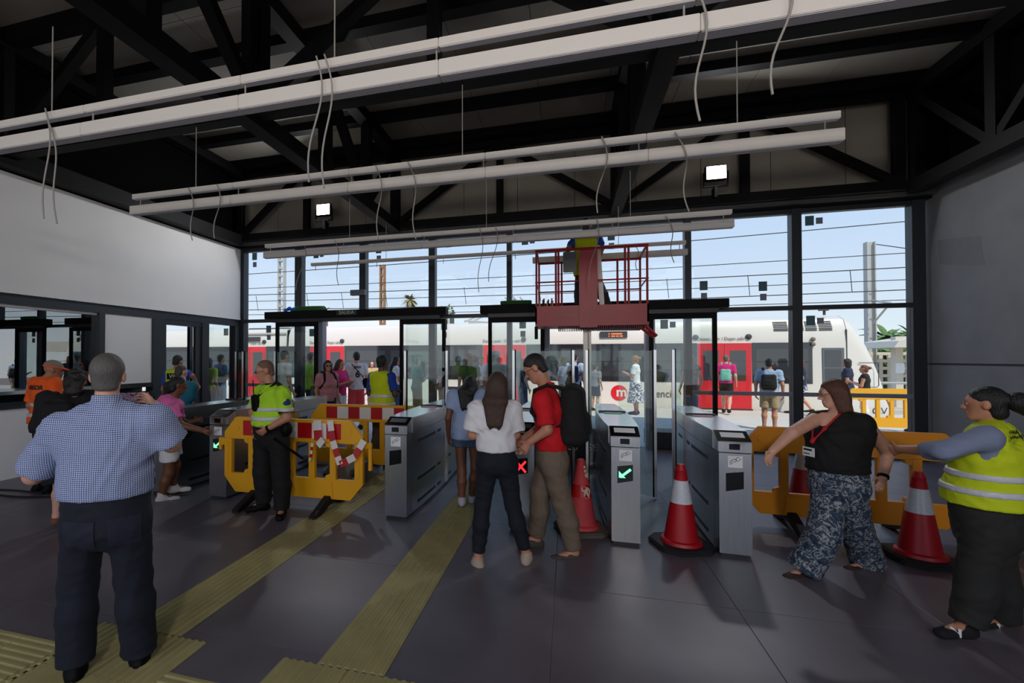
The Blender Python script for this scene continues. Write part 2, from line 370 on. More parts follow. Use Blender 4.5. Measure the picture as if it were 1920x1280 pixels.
doorset(1, 'left automatic glass sliding door', -6.75, -2.42, ((-6.52, -5.45, -5.52), (-3.47, -2.46, None)))
doorset(2, 'right automatic glass sliding door behind the lift', -1.71, 2.75, ((-1.56, -.45, -.52), (1.46, 2.58, 1.4)))
d1 = bpy.data.objects['door_1']
MB().box(-4.9, -4.42, YF-.31, YF-.3, 2.64, 2.75).build('exit_sign', M['salida'], d1)
text('SALIDA', 'exit_lettering', .105, (-4.66, YF-.315, 2.695), X, Z, M['salidatext'], d1, xs=1.05)
# things lying on the headers
hose = MB()
for k in range(4): hose.tube([(-5.62+.42*math.cos(a)*(1-.05*k), YF-.2+.08*math.sin(a), 2.785+.022*k) for a in np.linspace(0, 2*math.pi, 24)], .016, 6)
tag(hose.build('garden_hose', mat('hose_green', (44, 92, 40), .5), smooth=True), 'coiled green hose lying on the left door header', 'hose')
hose = MB()
for k in range(3): hose.tube([(-1.0+.3*math.cos(a), YF-.2+.08*math.sin(a), 2.785+.022*k) for a in np.linspace(0, 2*math.pi, 24)], .016, 6)
tag(hose.build('garden_hose', MATS['hose_green'], smooth=True), 'coiled green hose lying on the right door header beside the lift', 'hose')
rag = MB()
for k in range(7): rag.sphere((-6.25+.05*k, YF-.2+.02*(k % 2), 2.80+.02*(k % 3)), .05, 7, 5, (1, .9, .8))
tag(rag.build('blue_cloth', mat('cloth_blue', (30, 110, 214), .8), smooth=True), 'crumpled bright blue cloth lying on the left door header', 'cloth')
bx_ = MB().box(-4.62, -4.28, YF-.22, YF-.12, 3.08, 3.2).build('motion_sensor', mat('sensor_grey', (120, 126, 134), .5)); tag(bx_, 'grey sensor box fixed to a mullion above the left door', 'sensor')
# ---- steel above the glass, roof, trusses
ce = empty('ceiling', (0, 0, ZR), kind='structure')
pw = 1.12
for i in range(13):
    for y0, y1 in ((YB, 0.4), (.4, 5.05), (5.05, YF+.5)):
        MB().box(-8.3+i*pw+.004, -8.3+(i+1)*pw-.004, y0+.004, y1-.004, ZR, ZR+.08).build('ceiling_panel', M['roofpanel'], ce)
MB().box(-8.6, 6.5, YB-.3, YF+.95, ZR+.085, ZR+.35).build('roof_deck', M['dark'], ce)
wf = empty('wall_front', (0, YF, 5.2), kind='structure')
for i in range(12): MB().box(-7.7+i*1.12+.005, -7.7+(i+1)*1.12-.005, YF-.02, YF+.12, 4.5, ZR).build('cladding_panel', M['roofpanel'], wf)
MB().box(-7.8, 6.0, YF+.12, YF+.2, 4.3, ZR+.1).build('outer_sheet', M['dark'], wf)
MB().box(-7.7, 5.8, YF-.12, YF+.12, 4.32, 4.56).build('lintel_beam', M['steel'], wf)
MB().box(-7.7, 5.8, YF-.24, YF-.12, 4.36, 4.46).build('cable_tray', mat('tray_grey', (66, 66, 68), .6), wf)
MB().box(XR, XR+.3, YB, YF, ZW, ZR).build('upper_cladding', mat('matt_black', (6, 6, 6), .9, spec=.05), wr)
MB().box(XL-.3, XL, YB, YF, 4.3, ZR).build('upper_cladding', MATS['matt_black'], wl)
def xtruss(y, label, zb=4.42, zt=5.95, w=.16, panels=6, x0=-7.5, x1=5.65):
    r = empty('roof_truss', (0, y, zb), label=label, cat='roof truss', group='black steel roof trusses')
    MB().box(x0, x1, y-w/2, y+w/2, zb, zb+.16).build('bottom_chord', M['steel'], r)
    MB().box(x0, x1, y-w/2, y+w/2, zt, zt+.16).build('top_chord', M['steel'], r)
    xs = [-7.4, -5.65, -3.5, -1.3, .86, 3.0, 5.2]
    for i, xx in enumerate(xs): MB().beam((xx, y, zb+.14), (xx, y, zt+.02), .13, .13, up=(0, 1, 0)).build('truss_post', M['steel'], r)
    for i in range(len(xs)-1):
        a, b = (xs[i], xs[i+1]) if i % 2 == 0 else (xs[i+1], xs[i])
        MB().beam((a, y, zb+.12), (b, y, zt+.05), .11, .12, up=(0, 1, 0)).build('truss_diagonal', M['steel'], r)
    return r
xtruss(9.35, 'black steel truss directly above the glazed front')
xtruss(4.56, 'black steel truss crossing the hall above the second lamp pair')
xtruss(.1, 'black steel truss crossing the hall nearest the viewer')
def ytruss(x, label, zb=4.36, zt=5.9):
    r = empty('roof_truss', (x, 4, zb), label=label, cat='roof truss', group='black steel roof trusses')
    MB().box(x-.1, x+.1, YB, 9.3, zb, zb+.2).build('bottom_chord', M['steel'], r)
    MB().box(x-.1, x+.1, YB, 9.3, zt, zt+.2).build('top_chord', M['steel'], r)
    ys = [-3.4, -1.8, .1, 1.65, 3.2, 4.75, 6.3, 7.8, 9.25]
    for yy in ys: MB().beam((x, yy, zb+.18), (x, yy, zt+.02), .16, .16, up=(0, 1, 0)).build('truss_post', M['steel'], r)
    for i in range(len(ys)-1):
        a, b = (ys[i], ys[i+1]) if i % 2 else (ys[i+1], ys[i])
        MB().beam((x, a, zb+.15), (x, b, zt+.05), .12, .14, up=(1, 0, 0)).build('truss_diagonal', M['steel'], r)
ytruss(-3.5, 'black steel truss running towards the glass on the left of the lift')
ytruss(.86, 'black steel truss running towards the glass above the lift')
ytruss(5.4, 'black steel truss running along the top of the concrete wall')
r = empty('roof_truss', (-7.35, 4, 4.36), label='black steel edge beam along the top of the white wall', cat='roof truss', group='black steel roof trusses')
MB().box(-7.56, -7.3, YB, 9.3, 4.32, 4.56).build('bottom_chord', M['steel'], r); MB().box(-7.5, -7.3, YB, 9.3, 5.9, 6.1).build('top_chord', M['steel'], r)
for k in range(12):
    y = 9.1-1.13*k
    pr = MB().box(-7.6, 5.75, y-.09, y+.09, 6.04, 6.19).build('roof_purlin', M['black']); pr['group'] = 'roof purlins under the panels'; pr['category'] = 'purlin'
    pr['label'] = 'black roof purlin %s under the beige ceiling panels' % (['nearest the glazed front', 'second from the glazed front', 'third from the glazed front', 'fourth from the glazed front', 'fifth from the glazed front', 'sixth from the glazed front', 'seventh from the glazed front', 'eighth from the glazed front', 'ninth from the glazed front', 'tenth from the glazed front', 'second farthest from the glass', 'farthest from the glass'][k])
# ---- exterior ground
gp = MB().box(-40, 22, YF+.06, 17.45, -.4, -.01).build('platform', M['platform']); tag(gp, kind='structure')
gt = MB().box(-60, 60, 17.45, 60, -1.4, -1.1).build('trackbed', mat('ballast', (140, 130, 120), .95, noise=.2, scale=9)); tag(gt, kind='structure')
gr = MB().box(-40, 40, -60, YB, -.3, -.02).build('forecourt', mat('forecourt_paving', (206, 200, 190), .9)); tag(gr, kind='structure')
# ================================================================== LAMPS
def wire_pts(a, b, sag=.05, n=9, side=(.03, 0)):
    a, b = Vector(a), Vector(b); out = []
    for k in range(n):
        q = k/(n-1); w_ = math.sin(q*math.pi*2)*sag
        out.append(a.lerp(b, q)+Vector((w_+side[0]*math.sin(q*math.pi), side[1]*math.sin(q*math.pi), 0)))
    return out
def lamp_pair(y, label, x0=-5.14, x1=2.15, zl=3.45, hang=(), loose=(), zs=4.36, lower=None, dz=0.187):
    r = empty('linear_lamp', ((x0+x1)/2, y, zl), label=label, cat='ceiling lamp', group='unlit pairs of white linear lamps')
    seg = 5; a0, a1 = (x0, x1)
    for nm, z0, h, lo in (('lower_bar', zl, .10, lower or (x0, x1)), ('upper_bar', zl+dz, .06, (x0+.02, x1-.02))):
        n = max(1, round((lo[1]-lo[0])/1.46)); L = (lo[1]-lo[0])/n
        for k in range(n):
            hw_ = .046 if nm == 'lower_bar' else .031
            b_ = MB().box(lo[0]+k*L+.0015, lo[0]+(k+1)*L-.0015, y-hw_, y+hw_, z0, z0+h).build(nm, M['lamp'], r, bevel=.004)
            MB().box(lo[0]+k*L+.01, lo[0]+(k+1)*L-.01, y-hw_*.75, y+hw_*.75, z0-.003, z0+.002).build('diffuser', M['lampend'], b_)
    for k in range(6):
        xx = x0+.12+(x1-x0-.24)*k/5
        MB().tube([(xx, y, zl+.09), (xx, y, zl+dz+.01)], .006, 6).build('link', M['wire'], r)
    for xx in hang: MB().tube([(xx, y, zl+dz+.06), (xx, y, zs+.05)], .005, 6).build('suspension_cable', M['wire'], r)
    for xx, z0, z1, s_ in loose:
        MB().tube(wire_pts((xx, y-.065, z0), (xx+s_, y-.1, z1), .035, 14), .006, 6).build('loose_wire', M['wire'], r, smooth=True)
    return r
lamp_pair(2.82, 'nearest pair of long white lamps crossing the top of the hall', hang=(-4.05, -1.5, 1.0), loose=((-4.03, 3.7, 2.8, .05), (-4.0, 3.6, 2.75, .16), (-1.6, 3.7, 2.85, -.03), (-1.54, 3.7, 2.8, .02), (.65, 3.7, 2.94, .02), (1.06, 3.7, 3.03, -.06)))
lamp_pair(4.52, 'second pair of long white lamps in front of the bright right floodlight', hang=(-4.2, -1.0, 1.4), loose=((-4.25, 3.68, 3.05, .1), (-3.85, 3.68, 3.05, .0), (-1.9, 3.68, 2.9, .05), (-1.55, 3.68, 2.88, .1), (.3, 3.7, 3.0, -.04), (.9, 3.66, 2.95, .1)))
lamp_pair(7.12, 'third pair of long white lamps crossing the top of the glass', hang=(-3.5, -1.2, .86), loose=((-3.75, 3.68, 2.9, .1), (-4.3, 3.6, 2.85, -.15), (-1.3, 3.7, 2.7, .0), (-1.05, 3.7, 2.85, -.1), (.4, 3.7, 2.8, -.1), (1.3, 3.66, 3.0, .1)))
lamp_pair(8.75, 'pair of lamps being fitted behind the red lift against the sky', x0=-5.2, x1=1.95, zl=3.44, lower=(-.62, 1.95), hang=(-3.5, .86), loose=((1.1, 3.66, 3.2, .05),))
# floodlights
FV = 95
def flood(x, y, z, label):
    r = empty('floodlight', (x, y, z), label=label, cat='floodlight', group='lit work floodlights')
    MB().box(x-.17, x+.17, y-.02, y+.07, z-.13, z+.13).build('housing', M['black'], r, bevel=.01)
    MB().box(x-.15, x+.15, y-.028, y-.02, z-.11, z+.11).build('lens', M['flood'], r)
    MB().box(x-.2, x-.18, y, y+.04, z-.22, z+.02).box(x+.18, x+.2, y, y+.04, z-.22, z+.02).box(x-.2, x+.2, y, y+.04, z-.24, z-.22).box(x-.02, x+.02, y+.0, y+.2, z-.42, z-.23).build('bracket', M['black'], r)
    la_ = bpy.data.lights.new('floodlight_beam', 'AREA'); la_.shape = 'RECTANGLE'; la_.size = .3; la_.size_y = .22; la_.energy = FV; la_.color = (.93, .96, 1)
    lo_ = bpy.data.objects.new('floodlight_beam', la_); COL.objects.link(lo_); lo_.parent = r; lo_.location = (0, -.04, 0); lo_.rotation_euler = (math.radians(62), 0, math.pi+0)
    lo_.rotation_euler = Vector((-.5 if x < 0 else .25, -1, -.45)).to_track_quat('-Z', 'Y').to_euler()
flood(2.5, 9.15, 4.93, 'lit white floodlight on the truss above the right panes')
flood(-5.12, 9.15, 4.93, 'lit white floodlight on the truss above the left door')

# extra floodlights added behind the viewer, out of view, to brighten the dark hall
def added_flood(x, y, z, aim, label, watts):
    r = empty('floodlight', (x, y, z), label=label, cat='floodlight', group='lit work floodlights')
    q = (Vector(aim)-Vector((x, y, z))).to_track_quat('Y', 'Z').to_matrix().to_4x4(); T_ = Matrix.Translation((x, y, z)) @ q
    MB().box(-.25, .25, -.08, .02, -.19, .19).xf(T_).build('housing', M['black'], r, bevel=.01)
    MB().box(-.23, .23, .02, .026, -.17, .17).xf(T_).build('lens', mat('added_lens', (255, 246, 232), .3, emit=(255, 240, 222), estr=6.), r)
    MB().tube([(x, y, z+.15), (x, y, 4.4)], .015, 8).build('bracket', M['black'], r)
    la_ = bpy.data.lights.new('floodlight_beam', 'AREA'); la_.shape = 'RECTANGLE'; la_.size = .46; la_.size_y = .34; la_.energy = watts; la_.color = (1, .90, .80)
    lo_ = bpy.data.objects.new('floodlight_beam', la_); COL.objects.link(lo_); lo_.parent = r
    lo_.matrix_local = Matrix.Translation(q @ Vector((0, .04, 0))) @ q @ Matrix.Rotation(math.pi/2, 4, 'X')
FW = 52
added_flood(-3.5, -3.0, 3.9, (-5.5, 8, 2.6), 'added fill floodlight behind the viewer on the left truss', FW*.4)
added_flood(.86, -3.0, 3.9, (1.2, 8, 2.4), 'added fill floodlight behind the viewer on the middle truss', FW*1.75)
added_flood(5.2, -3.0, 3.9, (4.2, 8, 2.4), 'added fill floodlight behind the viewer by the concrete wall', FW*.45)
added_flood(-6.9, -3.0, 3.9, (-3, 8, 2.4), 'added fill floodlight behind the viewer by the white wall', FW*.1)
# ================================================================== TURNSTILES
def gate(x, y, rz, label, icon=None, front='card', pad=None, L=2.45):
    g = empty('turnstile', (x, y, 0), rz, label=label, cat='turnstile', group='stainless steel turnstile cabinets')
    prof = [(0, .122), (.14, .132), (.45, .15), (.9, .165), (1.4, .168), (1.9, .158), (2.25, .14), (L, .12)]
    def slab(name, m, z0, z1, y0, y1, inset=0., parent=g, bevel=.006, smooth=True):
        ys = [q for q in np.linspace(y0, y1, max(2, int((y1-y0)/.12)+1))]
        hw = [np.interp(q, [p[0] for p in prof], [p[1] for p in prof])-inset for q in ys]
        poly = [(-w, q) for q, w in zip(ys, hw)]+[(w, q) for q, w in zip(ys[::-1], hw[::-1])]
        return MB().prism(poly, (0, 0, z0), (1, 0, 0), (0, 1, 0), (0, 0, z1-z0)).build(name, m, parent, world=False, smooth=smooth, angle=30)
    slab('plinth', M['frame'], 0, .03, .02, L-.02, .015)
    slab('front_column', M['stainless'], .03, .885, 0, .13)
    slab('side_body', M['stainless'], .03, .885, .134, 1.36)
    slab('rear_body', M['stainless'], .03, .885, 1.364, L)
    slab('dark_seam', M['gap'], .885, .893, .0, L, .006)
    hd = slab('upper_housing', M['stainless'], .893, 1.04, .17, 1.36)
    slab('rear_housing', M['stainless'], .893, 1.04, 1.375, L)
    slab('lid', mat('lid_steel', (206, 206, 206), .22, 1.), 1.042, 1.056, .17, 1.36, -.002)
    slab('rear_lid', MATS['lid_steel'], 1.042, 1.056, 1.375, L, -.002)
    # front head with sloping display
    w = .126
    hb = MB().prism([(0, .893), (0, .985), (.168, 1.056), (.168, .893)], (-w, 0, 0), (0, 1, 0), (0, 0, 1), (2*w, 0, 0)).build('front_head', M['stainless'], g, world=False, bevel=.005)
    n_ = Vector((0, -.071, .168)).normalized(); up = Vector((0, .168, .071)).normalized()
    MB().prism([(-w*.99, .006), (w*.99, .006), (w*.99, .178), (-w*.99, .178)], Vector((0, 0, .985))+n_*.001, (1, 0, 0), up, n_*.004).build('sloped_display', M['screen'], g, world=False)
    MB().prism([(-.09, .06), (.09, .06), (.09, .14), (-.09, .14)], Vector((0, 0, .985))+n_*.006, (1, 0, 0), up, n_*.001).build('display_label', M['paper'] if front != 'dim' else M['dkbox'], g, world=False)
    MB().box(-.06, .055, -.004, .002, .912, .975).build('reader_frame', M['chrome'], g, world=False)
    MB().box(-.045, .035, -.007, .0, .918, .968).build('reader_screen', M['screen'], g, world=False)
    tk = MB().box(-.055, .055, -.003, 0, .765, .865).build('card_sticker', M['paper'], g, world=False)
    ic = MB()
    ic.tube([(-.035, -.0045, .79), (-.02, -.0045, .812), (.0, -.0045, .815), (.012, -.0045, .83), (-.004, -.0045, .838), (-.03, -.0045, .825), (-.04, -.0045, .80)], .0022, 5)
    ic.tube([(.0, -.0045, .835), (.02, -.0045, .855), (.04, -.0045, .84), (.02, -.0045, .82), (.005, -.0045, .83)], .0022, 5)
    ic.build('tap_symbol', M['ink'], tk, world=False)
    sc_ = MB().prism([(-.07, .56), (.062, .59), (.062, .735), (-.07, .715)], (0, -.004, 0), (1, 0, 0), (0, 0, 1), (0, .005, 0)).build('signal_screen', M['darkgreen'] if icon == 'arrow' else M['screen'], g, world=False)
    if icon == 'arrow':
        MB().prism([(-.058, .612), (-.058, .672), (-.042, .655), (-.03, .643), (.036, .70), (.05, .683), (-.018, .627), (.0, .612)], (0, -.0065, 0), (1, 0, 0), (0, 0, 1), (0, .002, 0)).build('arrow_symbol', M['arrow'], sc_, world=False)
    if icon == 'cross':
        MB().beam((-.05, -.006, .595), (.042, -.006, .70), .003, .02, up=(1, 0, -1)).beam((-.05, -.006, .70), (.042, -.006, .595), .003, .02, up=(1, 0, 1)).build('cross_symbol', M['redlight'], sc_, world=False)
    # black slots along the sides
    for s in (-1, 1):
        for z, segs in ((.78, ((.32, .95), (1.05, 1.2), (1.5, 1.75))), (.36, ((.32, .95), (1.05, 1.2), (1.5, 1.75))), (.11, ((.32, .95), (1.05, 1.2), (1.5, 1.75)))):
            for a, b in segs:
                ys = np.linspace(a, b, 6); hw = np.interp(ys, [p[0] for p in prof], [p[1] for p in prof])
                m_ = MB(); vs = []
                for q, w_ in zip(ys, hw): vs += [(s*(w_+.003), q, z-.018), (s*(w_+.003), q, z+.018), (s*(w_-.01), q, z-.018), (s*(w_-.01), q, z+.018)]
                fs = []
                for k in range(5):
                    i = 4*k; fs += [(i, i+4, i+5, i+1), (i+1, i+5, i+7, i+3), (i, i+2, i+6, i+4)]
                fs += [(0, 1, 3, 2), (20, 22, 23, 21)]
                m_.add(vs, fs).build('side_slot', M['gap'], g, world=False)
    MB().box(-.15, .15, 1.35, 1.385, 1.05, 1.075).build('flap_slot', M['gap'], g, world=False)
    if pad: MB().box(-.1, .1, 1.2, 1.28, 1.056, 1.066).build('status_light', M[pad], g, world=False, bevel=.004)
    return g
GY = 4.66
gate(-4.93, 4.74, 0, 'turnstile at the far left beside the woman in pink', None, 'dim')
gate(-4.09, 4.78, 0, 'turnstile with green arrow that the woman in pink reaches for', 'arrow', 'dim')
gate(-1.76, 4.68, 0, 'turnstile with blank screen to the right of the front yellow barrier', None, 'dim', 'padpink')
gate(-.44, 4.62, 0, 'turnstile showing a red cross behind the woman in white', 'cross', 'dim', 'padpink')
gate(.5, 4.58, 0, 'turnstile with green arrow between the old and new cones', 'arrow', 'card', 'padgreen')
gate(1.37, 4.55, -.05, 'turnstile with blank screen at the right beside the orange barrier', None, 'card', 'padpink')
FY = 6.2
def flap(px, xg, label):
    xf = onY(px, 700, FY)[0]; a, b = min(xf, xg), max(xf, xg); s = 1 if xf > xg else -1
    r = empty('gate_flap', ((a+b)/2, FY, 0), label=label, cat='glass flap', group='tall glass flaps of the turnstiles')
    MB().box(a, b, FY-.005, FY+.005, .03, 1.79).build('pane', M['gatelass'], r)
    MB().box(xf-.014 if s < 0 else xf-.016, xf+.016 if s < 0 else xf+.014, FY-.018, FY+.018, .02, 1.8).build('edge_post', M['chrome'], r)
    MB().box(xf-(.03 if s > 0 else -.014), xf+(.03 if s < 0 else -.014), FY-.014, FY+.014, .02, 1.81).build('post_seal', M['black'], r)
flap(443, -4.8, 'glass flap of the far left turnstile, left of the twin posts')
flap(456, -4.2, 'glass flap right beside the twin posts above the guard')
flap(516, -3.97, 'glass flap behind the bald guard\'s head')
flap(760, -1.85, 'glass flap on the left of the turnstile by the front yellow barrier')
flap(838, -1.66, 'glass flap to the left of the woman in light blue')
flap(963, -.6, 'glass flap behind the woman in the white shirt')
flap(1075, -.34, 'glass flap just left of the lift mast')
flap(1100, .4, 'glass flap directly in front of the lift mast')
flap(1228, .6, 'glass flap left of the new red cone')
flap(1262, 1.3, 'glass flap of the rightmost turnstile')
# ================================================================== BARRIERS
def barrier(c, rz, label, mt, band=True, W=1.78, hook=True, foot=True, group='plastic pedestrian barriers', feetm=None):
    r = empty('barrier', (c[0], c[1], 0), rz, label=label, cat='barrier', group=group)
    hw = W/2; d = .028
    def pz(name, poly, th=d, m=mt, parent=r, off=0., bevel=.006): return MB().prism(poly, (0, -th+off, 0), (1, 0, 0), (0, 0, 1), (0, 2*th, 0)).build(name, m, parent, world=False, bevel=bevel)
    bars = [-hw+.0, -hw+.30, -hw+.55, -hw+.82, hw-.80, hw-.55, hw-.30]
    pm = MB()
    def q(poly, th=d): pm.prism(poly, (0, -th, 0), (1, 0, 0), (0, 0, 1), (0, 2*th, 0))
    # top rail with chamfered ends, bottom rail with chamfered ends, end posts
    q([(-hw, .82), (-hw, .80), (-hw+.0, .745), (hw, .745), (hw, .82), (hw-.15, 1.0), (-hw+.15, 1.0)])
    q([(-hw, .34), (-hw, .30), (-hw+.15, .12), (hw-.15, .12), (hw, .30), (hw, .34)])
    q([(-hw, .33), (-hw+.10, .33), (-hw+.10, .76), (-hw, .76)]); q([(hw-.10, .33), (hw, .33), (hw, .76), (hw-.10, .76)])
    n = 6; span = (W-.2); wdt = .075
    for k in range(1, n):
        x = -hw+.1+span*k/n
        q([(x-wdt/2, .33), (x+wdt/2, .33), (x+wdt/2, .76), (x-wdt/2, .76)])
        if k % 2: q([(x-wdt/2, .33), (x-wdt/2-.06, .33), (x-wdt/2-.05, .38), (x-wdt/2, .40)]); q([(x-wdt/2, .75), (x-wdt/2-.06, .75), (x-wdt/2-.05, .71), (x-wdt/2, .69)])
    # raised ribs
    for s in (-1, 1):
        q([(s*(hw-.05)-.012, .36), (s*(hw-.05)+.012, .36), (s*(hw-.05)+.012, .72), (s*(hw-.05)-.012, .72)], d+.008)
        q([(s*(hw-.42)-.07, .14), (s*(hw-.42)+.07, .14), (s*(hw-.42)+.05, .32), (s*(hw-.42)-.05, .32)], d+.012)
    pm.build('panel', mt, r, world=False, bevel=.004)
    for s in (-1, 1):
        MB().lathe([(.04, -.035), (.045, 0), (.04, .035)], 14).xf(Matrix.Translation((s*(hw-.17), 0, .88)) @ Matrix.Rotation(math.pi/2, 4, 'X')).build('boss', mt, r, world=False, smooth=True)
    if band:
        n = 7; x0 = -hw+.26; L = (W-.52)/n
        for k in range(n): MB().box(x0+k*L, x0+(k+1)*L-.001, -d-.004, -d+.001, .79, .965).build('band_field', M['tapered'] if k % 2 == 0 else M['tapewhite'], r, world=False)
    if hook:
        MB().box(-hw-.09, -hw+.01, -.02, .02, .66, .75).box(-hw-.09, -hw-.05, -.02, .02, .6, .68).build('hook', mt, r, world=False, bevel=.006)
        MB().box(hw-.01, hw+.1, -.02, .02, .70, .76).box(hw+.06, hw+.1, -.02, .02, .46, .72).build('hook', mt, r, world=False, bevel=.006)
    if foot:
        for s in (-1, 1):
            x = s*(hw-.42)
            f = MB().prism([(-.38, 0), (-.38, .035), (-.05, .16), (.05, .16), (.38, .035), (.38, 0), (.28, 0), (.06, .06), (-.06, .06), (-.28, 0)], (x-.04, 0, 0), (0, 1, 0), (0, 0, 1), (.08, 0, 0)).build('foot', M['rubber'], r, world=False, bevel=.005)
    return r
barrier((-3.07, 4.78), .02, 'front yellow barrier with red and white band behind the guard', M['barrier'])
barrier((-2.92, 6.5), .04, 'rear yellow barrier with red and white band across the left door lane', M['barrier'])
barrier((2.62, 5.5), -.05, 'orange barrier behind the woman in the black top', M['orange'], band=False)
barrier((4.35, 5.35), -.05, 'orange barrier end behind the woman in the yellow vest', M['orange'], band=False)
barrier((7.1, 13.1), .0, 'orange barrier standing outside beyond the right panes', M['barrier'], band=False)
# tape draped over the front barrier
tp = empty('warning_tape', (-2.6, 4.74, .5), label='red and white warning tape draped over the front yellow barrier', cat='tape')
def ribbon(pts, w, parent, seg=.075):
    pts = [Vector(p) for p in pts]; out = []
    for i in range(len(pts)-1):
        n = max(1, int((pts[i+1]-pts[i]).length/seg))
        for k in range(n): out.append(pts[i].lerp(pts[i+1], k/n))
    out.append(pts[-1])
    for i in range(len(out)-1):
        d = (out[i+1]-out[i]).normalized(); sd = d.cross(Vector((0, 1, 0))).normalized()*w/2; y_ = Vector((0, .002, 0))
        p = [out[i]-sd, out[i]+sd, out[i+1]+sd+d*.0, out[i+1]-sd]
        MB().add(p+[v+y_ for v in p], [(0, 1, 2, 3), (7, 6, 5, 4), (0, 4, 5, 1), (1, 5, 6, 2), (2, 6, 7, 3), (3, 7, 4, 0)]).build('tape_stripe', M['tapered'] if i % 2 else M['tapewhite'], parent)
ribbon([(-2.72, 4.73, 1.0), (-2.70, 4.72, .78), (-2.64, 4.71, .73)], .1, tp)
ribbon([(-2.56, 4.73, 1.0), (-2.52, 4.72, .78), (-2.42, 4.70, .53), (-2.25, 4.71, .62), (-2.15, 4.73, .80)], .075, tp)
ribbon([(-2.78, 4.73, .74), (-2.79, 4.72, .62), (-2.81, 4.72, .54)], .03, tp, .04)
# ================================================================== CONES
def cone(c, label, mt, new=True, H=.74, rz=.3):
    r = empty('traffic_cone', (c[0], c[1], 0), rz, label=label, cat='traffic cone', group='traffic cones')
    rb0, rt = .145, .035
    rad = lambda z: rb0+(rt-rb0)*(z-.06)/(H-.06)
    oct_ = [(.24, .14), (.14, .24), (-.14, .24), (-.24, .14), (-.24, -.14), (-.14, -.24), (.14, -.24), (.24, -.14)]
    MB().prism(oct_, (0, 0, 0), (1, 0, 0), (0, 1, 0), (0, 0, .045)).build('base', M['rubber'] if new else M['conebase'], r, world=False, bevel=.012)
    MB().lathe([(rad(.06)+.03, .042), (rad(.06)+.02, .07), (rad(.08), .08), (rad(.5), .5), (rad(.68), .68), (rad(.68)+.004, .69), (rt, H-.02), (rt-.008, H)], 28).build('cone_body', mt, r, world=False, smooth=True)
    if new: MB().lathe([(rad(.40)+.002, .40), (rad(.60)+.002, .60)], 28).build('reflective_sleeve', M['reflect'], r, world=False, smooth=True)
    else:
        MB().lathe([(rad(.34)+.003, .34), (rad(.46)+.003, .46)], 28).build('worn_sleeve', M['tapered'], r, world=False, smooth=True)
        for zc, aa, w_ in ((.40, -1.1, .05), (.37, -1.35, .04), (.42, -1.45, .035), (.55, -1.0, .03), (.59, -1.1, .02), (.63, -1.2, .016)):
            q = rad(zc)+.004; v = []
            for k in range(7):
                a = 2*math.pi*k/7; ww = w_*(.7+.5*random.random()); v.append((ww*math.cos(a)/q+aa, zc+ww*math.sin(a)*.9))
            MB().add([(math.cos(a)*(rad(z)+.0045), math.sin(a)*(rad(z)+.0045), z) for a, z in v], [tuple(range(7))]).build('worn_patch', M['conechip'], r, world=False)
    return r
cone((.98, 4.70), 'clean red cone with silver sleeve between the two right turnstiles', M['conered'])
cone((2.86, 4.94), 'red cone with silver sleeve between the two women on the right', M['conered'], rz=.15)
cone((.12, 4.88), 'faded worn red cone on a muddy base beside the man in red', M['conepink'], new=False, H=.70)
cone((2.66, 6.5), 'red cone with silver sleeve behind the orange barrier', M['conered'], rz=0)
# ================================================================== LIFT
lf = empty('mast_lift', (.3, 7.95, 0), label='red one-man mast lift platform raised in front of the doors', cat='lift')
LY0, LY1, LX0, LX1, LZ = 7.6, 8.35, -.5, 1.17, 2.2
MB().box(-.45, .62, 7.72, 8.7, .08, .58).build('chassis', M['dkbox'], lf, bevel=.02)
MB().box(-.42, .6, 7.75, 8.65, .58, .60).build('chassis_deck', mat('deck_pale', (176, 182, 190), .5), lf)
for sx_ in (-.4, .5):
    for y_ in (7.85, 8.5): MB().lathe([(.1, -.04), (.11, 0), (.1, .04)], 18).xf(Matrix.Translation((sx_+.03, y_, .11)) @ Matrix.Rotation(math.pi/2, 4, 'Y')).build('wheel', M['rubber'], lf, smooth=True)
text('55', 'stencil_number', .16, (.07, 7.717, .30), X, Z, M['paper'], lf); text('58', 'stencil_number', .16, (.36, 7.717, .30), X, Z, M['paper'], lf)
MB().box(.24, .36, 7.9, 8.02, .58, 2.25).build('mast', M['liftgrey'], lf, bevel=.006)
ch = MB().tube([(.315+(.012 if k % 2 else -.012), 7.885, .6+k*.022) for k in range(74)], .007, 4); ch.build('rack_chain', M['gap'], lf)
rd = M['red']
MB().box(LX0, LX1, LY0, LY1, LZ, LZ+.05).build('deck', rd, lf, bevel=.006)
for a, b, e0, e1 in ((LX0, LX1, LY0, LY0+.03), (LX0, LX1, LY1-.03, LY1), (LX0, LX0+.03, LY0, LY1), (LX1-.03, LX1, LY0, LY1)):
    MB().box(a, b, e0, e1, LZ+.04, LZ+.32).build('toe_board', rd, lf, bevel=.004)
MB().box(.17, .44, LY0-.04, LY0+.02, LZ-.03, LZ+1.17).build('control_column', rd, lf, bevel=.008)
for x_ in (LX0+.02, -.18, -.14, .84, .89, LX1-.02): MB().tube([(x_, LY0+.015, LZ+.3), (x_, LY0+.015, LZ+1.2)], .017, 8).build('rail_post', rd, lf)
for x_ in (LX0+.02, LX1-.02, .8, -.1): MB().tube([(x_, LY1-.015, LZ+.3), (x_, LY1-.015, LZ+1.12)], .017, 8).build('rail_post', rd, lf)
